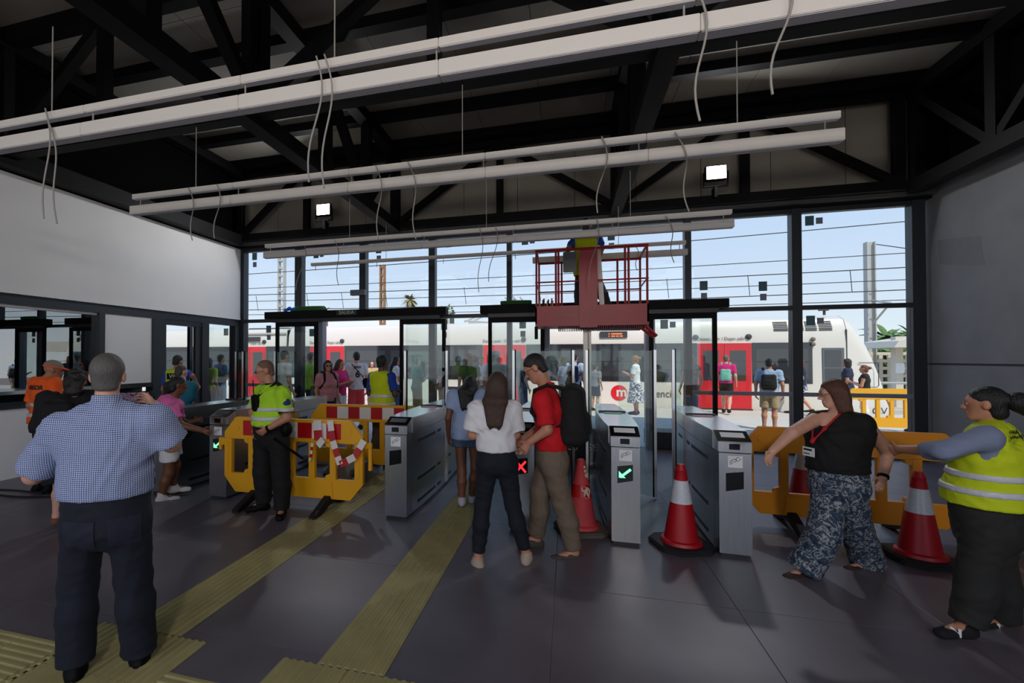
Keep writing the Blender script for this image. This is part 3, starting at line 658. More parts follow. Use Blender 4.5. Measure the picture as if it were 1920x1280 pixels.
for z_, r_ in ((1.2, .02), (.7, .012)):
    MB().tube([(LX0, LY0+.015, LZ+z_), (LX1, LY0+.015, LZ+z_)], r_, 8).build('hand_rail', rd, lf)
    MB().tube([(LX0, LY1-.015, LZ+z_-.06), (LX1, LY1-.015, LZ+z_-.06)], r_, 8).build('hand_rail', rd, lf)
    for x_ in (LX0+.02, LX1-.02): MB().tube([(x_, LY0, LZ+z_), (x_, LY1, LZ+z_-.04)], r_, 8).build('hand_rail', rd, lf)
MB().tube([(LX1-.05, LY0+.1, LZ), (LX1+.12, LY0+.1, LZ-.17)], .025, 8).tube([(LX1-.15, LY0+.1, LZ), (LX1+.08, LY0+.1, LZ-.19)], .02, 8).build('step_arm', rd, lf)
cb = MB()
for k in range(46): cb.box(LX0+.35+k*.028, LX0+.362+k*.028, LY0+.05, LY1-.05, LZ-.05, LZ)
cb.build('grating', mat('grate_red', (110, 26, 34), .5), lf)
MB().box(LX0-.01, LX0+.04, LY0, LY0+.04, LZ-.2, LZ).build('leg_stub', M['black'], lf)
text('900 60 00 90', 'phone_number', .07, (-.0, LY0-.003, LZ+.21), X, Z, mat('faded_letter', (176, 120, 120), .7), lf, xs=.9)
text('bassermune.com', 'web_address', .055, (-.0, LY0-.003, LZ+.13), X, Z, MATS['faded_letter'], lf, xs=.9)
text('T. 90001', 'serial_number', .05, (.305, LY0-.043, LZ+.18), X, Z, MATS['faded_letter'], lf)
tag(MB().box(-.07, .13, LY0-.06, LY0-.02, LZ+.83, LZ+1.15).build('tool_box', mat('box_grey', (70, 70, 66), .35, .5), bevel=.01), 'grey control box hung on the lift rail beside the red column', 'box')
lb = MB().beam((.53, 7.75, LZ+.06), (.46, 7.78, LZ+1.26), .07, .09, up=(0, 1, 0)).build('lamp_profile', M['lamp'], bevel=.004); tag(lb, 'white lamp profile leaning upright inside the red lift', 'lamp profile')
tb = empty('tool_bundle', (-.35, 7.8, LZ+.3), label='bundle of loose hand tools standing in the lift corner', cat='tools')
for k in range(7): MB().tube([(-.42+.03*k, 7.72, LZ+.25), (-.44+.035*k+.02*(k % 2), 7.74, LZ+.42+.02*(k % 3))], .011, 6).build('tool_handle', [M['wire'], M['black'], M['red']][k % 3], tb)
# ================================================================== small floor things
p = onz(590, 868); bx_ = MB().box(p[0]-.25, p[0]+.25, p[1]-.05, p[1]+.5, 0, .13); bx_ = bx_.build('floor_plinth', mat('plinth_grey', (168, 166, 164), .6, noise=.08, scale=6), bevel=.006); tag(bx_, 'low grey metal plinth on the floor behind the front yellow barrier', 'plinth')
p = onz(660, 905)
cbx = empty('cardboard_box', (p[0], p[1]+.2, 0), label='open grey cardboard box behind the front yellow barrier', cat='box')
MB().box(p[0]-.2, p[0]+.18, p[1]+.0, p[1]+.3, 0, .28).build('carton', mat('carton', (150, 142, 132), .85, noise=.06, scale=6), cbx, bevel=.004)
MB().lathe([(.06, -.004), (.06, .004)], 20).xf(Matrix.Translation((p[0]+.02, p[1]-.003, .13)) @ Matrix.Rotation(math.pi/2, 4, 'X')).build('round_print', mat('carton_dark', (96, 88, 82), .85), cbx)
p = onz(655, 912); bt = empty('water_bottle', (p[0]+.1, p[1]-.02, 0), label='clear plastic water bottle standing beside the cardboard box', cat='bottle')
MB().lathe([(.04, 0), (.042, .02), (.042, .19), (.03, .24), (.015, .27), (.015, .285)], 16, (p[0]+.1, p[1]-.02, 0)).build('bottle_body', glass('bottle_glass', (200, 214, 220), 1.5), bt, smooth=True)
MB().lathe([(.017, .285), (.017, .30)], 12, (p[0]+.1, p[1]-.02, 0)).build('cap', M['paper'], bt)
MB().lathe([(.0428, .07), (.0428, .13)], 16, (p[0]+.1, p[1]-.02, 0)).build('bottle_label', mat('label_blue', (150, 170, 190), .6), bt, smooth=True)
p = onz(1255, 846); o = MB().box(p[0]-.35, p[0]+.35, p[1], p[1]+.55, 0.04, .34).build('plinth_cabinet', M['dkbox'], bevel=.01); tag(o, 'dark low cabinet by the right door behind the rightmost turnstile', 'cabinet')
cbm = MB()
for k, (a, b) in enumerate((((-7.4, 4.2, .012), (-5.4, 4.55, .012)), ((-7.4, 4.05, .012), (-5.5, 4.4, .012)))):
    pts = [Vector(a).lerp(Vector(b), q)+Vector((0, .06*math.sin(q*7+k), 0)) for q in np.linspace(0, 1, 16)]
    tag(MB().tube(pts, .011, 6).build('power_cable', M['cable'], smooth=True), ['black cable along the floor by the white wall, farther of two', 'black cable along the floor by the white wall, nearer of two'][k], 'cable', 'cables on the floor')
# ================================================================== TRAIN
TY = 17.6
tr = empty('train', (-4, TY, 0), label='white commuter train with red doors standing at the platform', cat='train')
sec = [(0, -.9), (0, 0), (-.01, .9), (0.0, 2.2), (.04, 2.65), (.18, 2.93), (.45, 3.06), (1.3, 3.12), (2.15, 3.06), (2.42, 2.93), (2.6, 2.2), (2.6, -.9)]
def loft(stations, closed=True):
    m = MB(); n = len(sec)
    for x, fz, fy in stations:
        for yy, zz in sec: m.v.append((x, TY+1.3+(yy-1.3)*fy, -.9+(zz+.9)*fz))
    for i in range(len(stations)-1):
        for k in range(n-1): m.f.append((i*n+k, i*n+k+1, (i+1)*n+k+1, (i+1)*n+k)); m.mi.append(0)
    m.f.append(tuple(range(n))); m.mi.append(0); m.f.append(tuple((len(stations)-1)*n+k for k in range(n))[::-1]); m.mi.append(0)
    return m
loft([(-30, 1, 1), (-11.62, 1, 1)]).build('rear_car_body', M['trainwhite'], tr, smooth=True, angle=25)
loft([(-11.5, 1, 1), (8.4, 1, 1)]).build('car_body', M['trainwhite'], tr, smooth=True, angle=25)
nose = []
for x, zt, fy in ((8.42, 3.12, 1), (8.55, 3.02, .99), (8.72, 2.80, .97), (8.9, 2.5, .95), (9.05, 2.2, .92), (9.2, 1.84, .89), (9.34, 1.42, .86), (9.46, .98, .83), (9.58, .5, .8), (9.7, 0.05, .78), (9.8, -.35, .76), (9.86, -.7, .74)):
    nose.append((x, (zt+.9)/4.02, fy))
loft(nose).build('nose', M['trainwhite'], tr, smooth=True, angle=60)
MB().box(8.395, 8.425, TY-.008, TY+.05, .2, 2.6).build('cab_seam', M['trainline'], tr)
MB().box(-11.62, -11.5, TY+.1, TY+2.5, -.6, 2.9).build('gangway', M['black'], tr)
# window bands between the doors and the doors
doors = [(-14.2, -12.6), (-10.45, -8.88), (-3.1, -1.5), (4.2, 5.8)]
bands = [(-18, -14.2), (-12.6, -10.45), (-8.88, -3.1), (-1.5, 4.2), (5.8, 7.5)]
for a, b in bands:
    MB().box(a+.01, b-.01, TY-.022, TY+.02, .88, 2.2).build('window_band', M['trainglass'], tr)
    n = max(1, round((b-a)/1.9)); L = (b-a)/n
    for k in range(n):
        MB().box(a+k*L+.12, a+(k+1)*L-.12, TY-.028, TY-.02, 1.05, 1.55).build('window_pane', mat('train_pane', (52, 54, 58), .04, spec=1.), tr)
        MB().box(a+k*L+.12, a+(k+1)*L-.12, TY-.03, TY-.02, 1.6, 2.0).build('window_vent', MATS['train_pane'], tr)
for a, b in doors:
    mid = (a+b)/2
    for s0, s1 in ((a+.01, mid-.006), (mid+.006, b-.01)):
        d_ = MB().box(s0, s1, TY-.03, TY+.02, 0.02, 2.19).build('train_door', M['trainred'], tr, bevel=.006)
        MB().box(s0+.16, s1-.16, TY-.036, TY-.028, .95, 1.95).build('pane', MATS['train_pane'], d_)
    MB().box(a-.02, b+.02, TY-.034, TY-.02, -.02, .03).build('door_sill', M['trainline'], tr)
    text('Deixeu eixir / Dejen salir', 'door_lettering', .155, (mid-.1, TY-.026+.01, 2.34), X, Z, M['trainline'], tr, xs=.9)
    for sx_ in ((b+.02,) if a > -4 else (b+.0,)):
        MB().lathe([(.09, 0), (.09, .05), (.05, .08)], 18).xf(Matrix.Translation((sx_-.1, TY+.02, 2.40)) @ Matrix.Rotation(math.pi/2, 4, 'X')).build('door_lamp', M['trainline'], tr, smooth=True)
    if a > 3: MB().lathe([(.09, 0), (.09, .05), (.05, .08)], 18).xf(Matrix.Translation((a-.05, TY+.02, 2.40)) @ Matrix.Rotation(math.pi/2, 4, 'X')).build('door_lamp', M['trainline'], tr, smooth=True)
# logo disc and lettering on the lower body
MB().lathe([(.27, 0), (.27, .006)], 40).xf(Matrix.Translation((1.72, TY-.012, .48)) @ Matrix.Rotation(math.pi/2, 4, 'X')).build('logo_disc', M['trainred'], tr)
text('m', 'logo_letter', .46, (1.80, TY-.024, .50), X, Z, M['trainwhite'], tr, bold=.012)
text('etrovalencia', 'operator_lettering', .36, (2.02, TY-.024, .47), X, Z, mat('grey_letter', (92, 92, 94), .6), tr, align='LEFT', xs=.86)
MB().box(1.1, 2.0, TY-.03, TY+.02, 2.42, 2.64).build('destination_display', M['trainline'], tr)
led = mat('led_orange', (255, 120, 60), .5, emit=(255, 110, 50), estr=1.2)
for z_, xs_ in ((2.55, ((1.38, 1.42), (1.47, 1.83))), (2.47, ((1.38, 1.41), (1.47, 1.6), (1.63, 1.72), (1.75, 1.85)))):
    for x0_, x1_ in xs_: MB().box(x0_, x1_, TY-.034, TY-.029, z_-.018, z_+.018).build('led_row', led, tr)
MB().box(-14.0, -12.9, TY-.03, TY+.02, 2.42, 2.62).build('destination_display', M['trainline'], tr)
for bx0 in (6.42, 7.05, 7.55, 8.02-.42):
    pass
for g0, g1 in ((6.45, 6.85), (7.0, 7.28), (7.33, 7.64), (7.70, 8.05)):
    for k in range(6):
        z_ = 2.58+.055*k; yy = TY+np.interp(z_, [2.2, 2.65, 2.93], [0, .04, .18])
        MB().box(g0, g1, yy-.02, yy+.02, z_, z_+.026).build('louvre_slat', M['trainline'], tr)
for k in range(38):
    x_ = -13.7+k*.055; MB().beam((x_, TY+.03, 2.66), (x_+.03, TY+.3, 3.02), .02, .03).build('roof_slat', M['trainline'], tr)
MB().box(7.75, 8.38-.04, TY-.025, TY+.02, .9, 2.02).build('cab_window_frame', mat('cab_frame', (96, 100, 106), .4), tr, bevel=.01)
MB().box(7.82, 8.26, TY-.03, TY+.02, 1.42, 1.95).build('cab_pane', MATS['train_pane'], tr); MB().box(7.82, 8.26, TY-.03, TY+.02, .97, 1.37).build('cab_pane', MATS['train_pane'], tr)
MB().tube([(8.72, TY-.0, 1.55), (9.2, TY+.02, 1.55), (9.24, TY+.03, 1.5), (9.24, TY+.03, .85), (9.2, TY+.03, .8), (8.9, TY+.02, .8)], .012, 6).build('hatch_outline', M['trainline'], tr)
MB().sphere((7.5, TY-.05, 2.3), .07, 10, 7).sphere((7.5, TY-.05, 2.14), .07, 10, 7).build('marker_lamp', mat('lamp_dark', (120, 110, 100), .3), tr, smooth=True)
MB().tube([(8.05, TY+.5, 3.1), (8.05, TY+.5, 3.24)], .04, 8).box(7.9, 8.15, TY+.42, TY+.55, 3.24, 3.34).build('roof_camera', M['trainline'], tr)
text('GV', 'nose_lettering', .3, (9.30, TY-.05+.16, .05), X, Z, M['trainline'], tr)
# pantograph arms over the roof
pg = empty('pantograph', (-1.9, TY+1.2, 3.1), label='raised grey pantograph arms on the train roof left of the lift', cat='pantograph')
for s in (-.4, .4):
    MB().tube([(-4.0, TY+1.2+s, 3.15), (-2.0, TY+1.2+s*.6, 4.0)], .04, 6).build('upper_arm', M['pole'], pg)
    MB().tube([(-4.0, TY+1.2+s, 3.2), (-2.2, TY+1.2+s, 3.05)], .04, 6).build('lower_arm', M['pole'], pg)
for k in range(3): MB().tube([(-2.3+.28*k, TY+.3, 4.0+.05*(k % 2)), (-2.3+.28*k, TY+2.2, 4.0+.05*(k % 2))], .03, 6).build('contact_strip', M['pole'], pg)
MB().tube([(-4.75, TY+1.2, 3.1), (-4.75, TY+1.2, 3.55)], .05, 8).sphere((-4.75, TY+1.2, 3.62), .16, 10, 6, (1, 1, .5)).build('insulator', M['pole'], pg, smooth=True)
# ================================================================== catenary
def wire(Y, x0, z0, x1, z1, lab, r=.018):
    a = onY(x0, z0, Y); b = onY(x1, z1, Y); d = b-a
    p = [tuple(a+d*q+np.array([0, 0, -.12*math.sin(math.pi*q)])) for q in np.linspace(-.7, 1.5, 15)]
    w_ = empty('overhead_wire', p[7], label=lab, cat='overhead wire', group='overhead line wires'); MB().tube(p, r, 5).build('conductor', M['cable'], w_); return w_
WL = [(20.5, 461, 514, 1700, 415, 'topmost overhead wire above the train'), (24, 461, 541, 1700, 474, 'second overhead wire from the top above the train'),
      (19.2, 461, 553, 1700, 501, 'third overhead wire from the top, carrying droppers'), (24, 461, 565, 1700, 524, 'fourth overhead wire from the top above the train'), (19.2, 461, 581, 1700, 543, 'fifth overhead wire from the top, joined by droppers'), (24, 461, 590, 1700, 562, 'lowest overhead wire just above the transom')]
ws = [wire(*w_) for w_ in WL]
for px in (480, 575, 640, 722, 870, 1010, 1250, 1402, 1594):
    a = onY(px, np.interp(px, [461, 1700], [553, 501])+2, 19.2); b = onY(px+4, np.interp(px, [461, 1700], [581, 543])+2, 19.2)
    MB().tube([a, b], .012, 5).build('dropper', M['cable'], ws[2])
def lattice(px0, px1, py, pyb, Y, mt, label):
    a = onY(px0, py, Y); b = onY(px1, py, Y); w_ = b[0]-a[0]; z1 = a[2]; r = empty('catenary_mast', ((a[0]+b[0])/2, Y, -1.1), label=label, cat='catenary mast', group='masts of the overhead line')
    for x_ in (a[0]+.04, b[0]-.04): MB().box(x_-.04, x_+.04, Y-.15, Y+.15, -1.1, z1).build('mast_leg', mt, r)
    k = z1-.1
    while k > -1: MB().box(a[0]+.1, b[0]-.1, Y-.13, Y+.13, k-.12, k).build('mast_rung', mt, r); k -= .5
    return r
lattice(523, 535, 400, 600, 27, M['pole'], 'pale ladder-like concrete catenary mast at the far left panes')
lattice(713, 722, 497, 600, 27, M['brownpole'], 'brownish ladder-like catenary mast left of the middle palm')
a = onY(1630, 454, 25); r = empty('catenary_mast', (a[0], 25, -1.1), label='pale grey steel catenary mast beside the train nose', cat='catenary mast', group='masts of the overhead line')
MB().box(a[0]-.16, a[0]-.12, 24.85, 25.15, -1.1, a[2]).box(a[0]+.12, a[0]+.16, 24.85, 25.15, -1.1, a[2]).box(a[0]-.14, a[0]+.14, 24.97, 25.03, -1.1, a[2]).build('mast_profile', M['pole'], r)
MB().tube([(a[0], 24.8, a[2]-2.6), (a[0]-.9, 22, a[2]-3.0)], .05, 6).tube([(a[0], 24.8, a[2]-3.6), (a[0]-.9, 22, a[2]-3.0)], .04, 6).build('cantilever_arm', M['pole'], r)
MB().tube([(a[0], 25, a[2]-.05), (a[0]+3, 25, a[2]-.75)], .02, 5).build('stay_wire', M['cable'], r)
# ================================================================== palms, hedge, shelter, lattice wall
def palm(px, py, Y, R, mt, label, n=46, trunk=True):
    c = onY(px, py, Y); r = empty('palm_tree', (c[0], Y, -1), label=label, cat='palm tree', group='palm trees beyond the train')
    if trunk: MB().tube([(c[0], Y, -1.2), (c[0]+.1, Y, c[2]*.5), (c[0], Y, c[2]-.1)], [.28, .2, .22], 10).build('trunk', M['trunk'], r, smooth=True)
    R = R*Y/880*1.0
    for k in range(n):
        az = 2*math.pi*random.random(); el = -.9+2.1*random.random(); L = R*(.75+.4*random.random())
        pts = []
        for q in np.linspace(0, 1, 6):
            e_ = el-1.3*q*q; pts.append(Vector((c[0]+math.cos(az)*math.cos(el)*L*q, Y+math.sin(az)*math.cos(el)*L*q, c[2]+L*q*math.sin(el)-L*.45*q*q)))
        m_ = MB(); sd = Vector((-math.sin(az), math.cos(az), 0)); ws_ = [.02, .16, .2, .17, .1, .01]
        vs = []
        for p_, w_ in zip(pts, ws_): vs += [p_-sd*w_*R*.55-Z*w_*R*.25, p_, p_+sd*w_*R*.55-Z*w_*R*.25]
        fs = []
        for i in range(5):
            b_ = 3*i; fs += [(b_, b_+1, b_+4, b_+3), (b_+1, b_+2, b_+5, b_+4)]
        m_.add(vs, fs).build('frond', mt, r)
palm(610, 582, 38, 17, M['palmdry'], 'dry palm top just left of the exit sign')
palm(768, 562, 34, 22, M['palmdry'], 'dry palm with visible trunk between two mullions')
palm(527, 607, 38, 12, M['palmdry'], 'small palm top above the roof at the far left', 30)
palm(1664, 634, 29, 46, M['tree'], 'green palm behind the shelter at the right edge')
palm(1712, 630, 30, 40, M['tree'], 'green palm partly hidden by the right corner post')
def hedge(px0, px1, pyt, pyb, Y, label, n=500):
    a = onY(px0, pyt, Y); b = onY(px1, pyb, Y); r = empty('hedge', ((a[0]+b[0])/2, Y, b[2]), label=label, cat='hedge')
    m_ = MB(); 
    for k in range(n):
        x_ = random.uniform(a[0], b[0]); z_ = random.uniform(b[2], a[2]-.3*random.random()); y_ = Y+random.uniform(-.5, .5); s_ = random.uniform(.12, .3)
        u = Vector((random.gauss(0, 1), random.gauss(0, 1), random.gauss(0, 1))).normalized(); v = u.orthogonal().normalized(); c = Vector((x_, y_, z_))
        m_.add([c-u*s_, c+v*s_*.5, c+u*s_, c-v*s_*.5], [(0, 1, 2, 3)])
    o = m_.build('foliage', M['tree'], r); o['kind'] = 'stuff'
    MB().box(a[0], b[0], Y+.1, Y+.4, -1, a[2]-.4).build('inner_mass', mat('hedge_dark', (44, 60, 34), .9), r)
hedge(1590, 1800, 640, 690, 27.5, 'dark green hedge behind the white lattice wall')
hedge(780, 850, 575, 600, 45, 'tree tops seen over the train roof in the right leaf of the left door', 200)
hedge(960, 1005, 580, 600, 45, 'tree tops seen over the train roof left of the lift', 200)
lw = empty('lattice_wall', (13, 25, -1), label='white perforated lattice wall beyond the train nose', cat='wall')
a = onY(1640, 660, 25); b = onY(1760, 760, 25)
zz = np.arange(a[2], -1.2, -.32)
for z_ in zz: MB().box(a[0]-.5, b[0], 24.95, 25.05, z_-.13, z_).build('lattice_rail', M['pcanopy'], lw)
x_ = a[0]-.5
while x_ < b[0]: MB().box(x_, x_+.13, 24.96, 25.04, -1.2, a[2]).build('lattice_post', M['pcanopy'], lw); x_ += .32
sh = empty('platform_shelter', (12.6, 23.2, -.2), label='pale platform shelter roof on a post beyond the train nose', cat='shelter')
a = onY(1640, 655, 23); b = onY(1740, 640, 23); pz_ = onY(1683, 640, 23)
MB().prism([(0, 0), (.15, .25), (2.4, .62), (4.6, .62), (4.6, .0)], (a[0]+.1, 22, onY(1640, 652, 23)[2]), (1, 0, 0), (0, 0, 1), (0, 2.4, 0)).build('roof_slab', M['pcanopy'], sh)
MB().box(pz_[0]-.12, pz_[0]+.12, 22.9, 23.2, -1.1, pz_[2]+.2).build('post', M['pcanopy'], sh)
MB().box(pz_[0]-.13, pz_[0]+.13, 22.84, 22.9, 1.1, 1.5).build('notice', M['paper'], sh)
MB().box(8, 30, 21.5, 24.2, -1.1, -.25).build('far_platform', M['platform'], sh)
for z_ in (.35, .75): MB().tube([(a[0]-1, 22, z_), (a[0]+5, 22, z_)], .03, 6).build('guard_rail', M['pole'], sh)
# bystander furniture outside
# ================================================================== FIGURES: smooth-blended solids meshed with surface nets
def surface_nets(D, org, res):
    ins = D < 0
    nx, ny, nz = D.shape
    c = np.zeros((nx-1, ny-1, nz-1), np.int8)
    for i in (0, 1):
        for j in (0, 1):
            for k in (0, 1): c += ins[i:nx-1+i, j:ny-1+j, k:nz-1+k]
    cells = np.argwhere((c > 0) & (c < 8))
    if len(cells) == 0: return np.zeros((0, 3)), np.zeros((0, 4), int)
    idx = -np.ones(c.shape, np.int32); idx[cells[:, 0], cells[:, 1], cells[:, 2]] = np.arange(len(cells))
    acc = np.zeros((len(cells), 3)); cnt = np.zeros(len(cells))
    corners = [(i, j, k) for i in (0, 1) for j in (0, 1) for k in (0, 1)]
    val = {q: D[cells[:, 0]+q[0], cells[:, 1]+q[1], cells[:, 2]+q[2]] for q in corners}
    for a in corners:
        for ax in range(3):
            if a[ax]: continue
            b = list(a); b[ax] = 1; b = tuple(b)
            va, vb = val[a], val[b]; m = (va < 0) != (vb < 0)
            t = np.where(m, va/np.where(m, va-vb, 1), 0)
            p = np.array(a, float)[None, :].repeat(len(cells), 0); p[:, ax] += t
            acc[m] += p[m]; cnt[m] += 1
    V = org+(cells+acc/cnt[:, None])*res
    F = []
    for ax in range(3):
        s0 = [slice(None)]*3; s1 = [slice(None)]*3; s0[ax] = slice(0, -1); s1[ax] = slice(1, None)
        A = ins[tuple(s0)]; B = ins[tuple(s1)]
        e = np.argwhere(A != B)
        o1, o2 = [(1, 2), (2, 0), (0, 1)][ax]
        ok = (e[:, o1] > 0) & (e[:, o2] > 0) & (e[:, o1] < D.shape[o1]-1) & (e[:, o2] < D.shape[o2]-1)
        e = e[ok]
        q = []
        for d1, d2 in ((-1, -1), (0, -1), (0, 0), (-1, 0)):
            f = e.copy(); f[:, o1] += d1; f[:, o2] += d2; q.append(idx[f[:, 0], f[:, 1], f[:, 2]])
        q = np.stack(q, 1); flip = ~A[e[:, 0], e[:, 1], e[:, 2]]; q[flip] = q[flip][:, ::-1]
        F.append(q)
    F = np.concatenate(F); F = F[(F >= 0).all(1)]
    return V, F
def unit(v): v = np.asarray(v, float); return v/max(1e-9, np.linalg.norm(v))
class Solid:
    """smooth union of tapered elliptical capsules; then cuts"""
    def __init__(s): s.p = []; s.cuts = []; s.subs = []
    def seg(s, a, b, ra, rb=None, lat=None, flat=False, k=.03, flata=False):
        rb = ra if rb is None else rb
        ra = ra if hasattr(ra, '__len__') else (ra, ra); rb = rb if hasattr(rb, '__len__') else (rb, rb)
        s.p.append((np.asarray(a, float), np.asarray(b, float), ra, rb, lat, flat, k, flata)); return s
    def ell(s, c, ax, r, k=.02, sub=False):
        (s.subs if sub else s.p).append(('e', np.asarray(c, float), np.asarray(ax, float), np.asarray(r, float), k)); return s
    def cut(s, n, d): s.cuts.append((np.asarray(n, float), d)); return s          # keep points with n.p <= d
    def slab(s, z0, z1): s.cut((0, 0, 1), z1); s.cut((0, 0, -1), -z0); return s
    def inflate(s, t):
        o = Solid(); o.cuts = list(s.cuts); o.subs = list(s.subs)
        for p in s.p:
            if isinstance(p[0], str): o.p.append((p[0], p[1], p[2], p[3]+t, p[4]))
            else: o.p.append((p[0], p[1], (p[2][0]+t, p[2][1]+t), (p[3][0]+t, p[3][1]+t))+p[4:])
        return o
    @staticmethod
    def dist(p, P):
        if isinstance(p[0], str):
            q = (P-p[1]) @ p[2].T; q = q/p[3]; l = np.sqrt((q*q).sum(-1)); g = np.sqrt(((q/p[3])**2).sum(-1)); return l*(l-1)/np.maximum(g, 1e-6)
        a, b, ra, rb, lat, flat, k, flata = p
        d = b-a; L = np.linalg.norm(d); dn = d/max(L, 1e-9)
        w = P-a; t_ = (w @ dn); t = np.clip(t_/max(L, 1e-9), 0, 1)
        q = w-t[..., None]*d
        if lat is None:
            r = ra[0]+(rb[0]-ra[0])*t; out = np.sqrt((q*q).sum(-1))-r
        else:
            u = lat-dn*np.dot(lat, dn); u = unit(u); v = np.cross(dn, u)
            rw = ra[0]+(rb[0]-ra[0])*t; rd = ra[1]+(rb[1]-ra[1])*t; rm = np.minimum(rw, rd)
            qu = (q @ u); qv = (q @ v); qa = q @ dn
            l = np.sqrt((qu/rw)**2+(qv/rd)**2+(qa/rm)**2); g = np.sqrt((qu/rw**2)**2+(qv/rd**2)**2+(qa/rm**2)**2)
            out = np.where(l < 1e-5, -rm, l*(l-1)/np.maximum(g, 1e-6))
        if flat: out = np.maximum(out, t_-L)
        if flata: out = np.maximum(out, -t_)
        return out
    def bounds(s, p, pad):
        if isinstance(p[0], str): r = max(p[3])+pad; return p[1]-r, p[1]+r
        r = max(max(p[2]), max(p[3]))+pad; return np.minimum(p[0], p[1])-r, np.maximum(p[0], p[1])+r
    def mesh(s, res):
        lo = np.min([s.bounds(p, .0)[0] for p in s.p], 0)-2*res; hi = np.max([s.bounds(p, .0)[1] for p in s.p], 0)+2*res
        for n, d in s.cuts:
            for ax in range(3):
                if n[ax] == 1 and abs(n).sum() == 1: hi[ax] = min(hi[ax], d+2*res)
                if n[ax] == -1 and abs(n).sum() == 1: lo[ax] = max(lo[ax], -d-2*res)
        shp = np.maximum(4, np.ceil((hi-lo)/res).astype(int)+1)
        D = np.full(shp, .5, np.float32); ax = [lo[i]+np.arange(shp[i])*res for i in range(3)]
        def sub(p, pad):
            a, b = s.bounds(p, pad); i0 = np.clip(np.floor((a-lo)/res).astype(int), 0, shp); i1 = np.clip(np.ceil((b-lo)/res).astype(int)+1, 0, shp)
            if (i1 <= i0).any(): return None, None
            sl = tuple(slice(x, y) for x, y in zip(i0, i1)); P = np.stack(np.meshgrid(*[ax[i][sl[i]] for i in range(3)], indexing='ij'), -1)
            return sl, P
        for p in s.p:
            k = p[4] if isinstance(p[0], str) else p[6]
            sl, P = sub(p, k+2.5*res)
            if sl is None: continue
            d = s.dist(p, P); o = D[sl]
            h = np.maximum(k-np.abs(d-o), 0)/k
            D[sl] = np.minimum(d, o)-h*h*k/4
        for p in s.subs:
            sl, P = sub(p, .05+2*res)
            if sl is None: continue
            d = -s.dist(p, P); o = D[sl]; k = p[4]; h = np.maximum(k-np.abs(d-o), 0)/k
            D[sl] = np.maximum(d, o)+h*h*k/4
        for n, d in s.cuts:
            pl = n[0]*ax[0][:, None, None]+n[1]*ax[1][None, :, None]+n[2]*ax[2][None, None, :]-d
            D = np.maximum(D, pl.astype(np.float32))
        D[0], D[-1], D[:, 0], D[:, -1], D[:, :, 0], D[:, :, -1] = .5, .5, .5, .5, .5, .5
        return surface_nets(D, lo, res)
    def build(s, name, mt, parent, res, folds=0.):
        V, F = s.mesh(res)
        if folds and len(V):
            n = np.zeros_like(V); q = V[F]; fn = np.cross(q[:, 2]-q[:, 0], q[:, 3]-q[:, 1])
            for i in range(4): np.add.at(n, F[:, i], fn)
            n /= np.maximum(1e-9, np.linalg.norm(n, axis=1))[:, None]
            fr = np.random.default_rng(len(V)); d = np.zeros(len(V))
            for i in range(7):
                wl = fr.uniform(.05, .16); k = unit([fr.normal(0, .5), fr.normal(0, .5), fr.normal(0, 1.)])*2*math.pi/wl/2; k2 = unit(fr.normal(0, 1, 3))*2*math.pi/.25
                g = np.sin(V @ (unit(fr.normal(0, 1, 3))*2*math.pi/.5)+fr.uniform(0, 6))*.5+.5
                d += (1-np.abs(np.sin(V @ k+1.3*np.sin(V @ k2+fr.uniform(0, 6))+fr.uniform(0, 6)))*1.6)*g*g*wl/.1
            V = V+n*(d*folds*.45)[:, None]
        me = bpy.data.meshes.new(name); off = np.array(wloc(parent)); V = V-off
        me.vertices.add(len(V)); me.vertices.foreach_set('co', V.ravel())
        me.loops.add(F.size); me.loops.foreach_set('vertex_index', F.ravel().astype(np.int32))
        me.polygons.add(len(F)); me.polygons.foreach_set('loop_start', np.arange(0, F.size, 4, dtype=np.int32)); me.polygons.foreach_set('loop_total', np.full(len(F), 4, np.int32))
        me.polygons.foreach_set('use_smooth', np.ones(len(F), bool)); me.update(calc_edges=True); me.materials.append(mt)
        o = bpy.data.objects.new(name, me); COL.objects.link(o); o.parent = parent
        return o
SKIN = {k: mat('skin_'+k, c, .55, noise=.06, scale=18) for k, c in dict(fair=(214, 160, 136), tan=(190, 132, 104), olive=(170, 116, 88), brown=(112, 70, 48), dark=(84, 52, 38)).items()}
HAIR = {k: mat('hair_'+k, c, .5, bump=.5, scale=60, stretch=(3, 3, .5)) for k, c in dict(black=(16, 14, 14), dark=(30, 22, 18), brown=(62, 40, 28), auburn=(86, 52, 36), grey=(96, 92, 88), fair=(150, 112, 66), red=(120, 66, 40), greydark=(60, 56, 52)).items()}
def cloth(name, rgb, bump=.35, scale=9, rough=.85, noise=.05): return mat('cloth_'+name, rgb, rough, noise=noise, scale=5, bump=bump, bscale=scale)
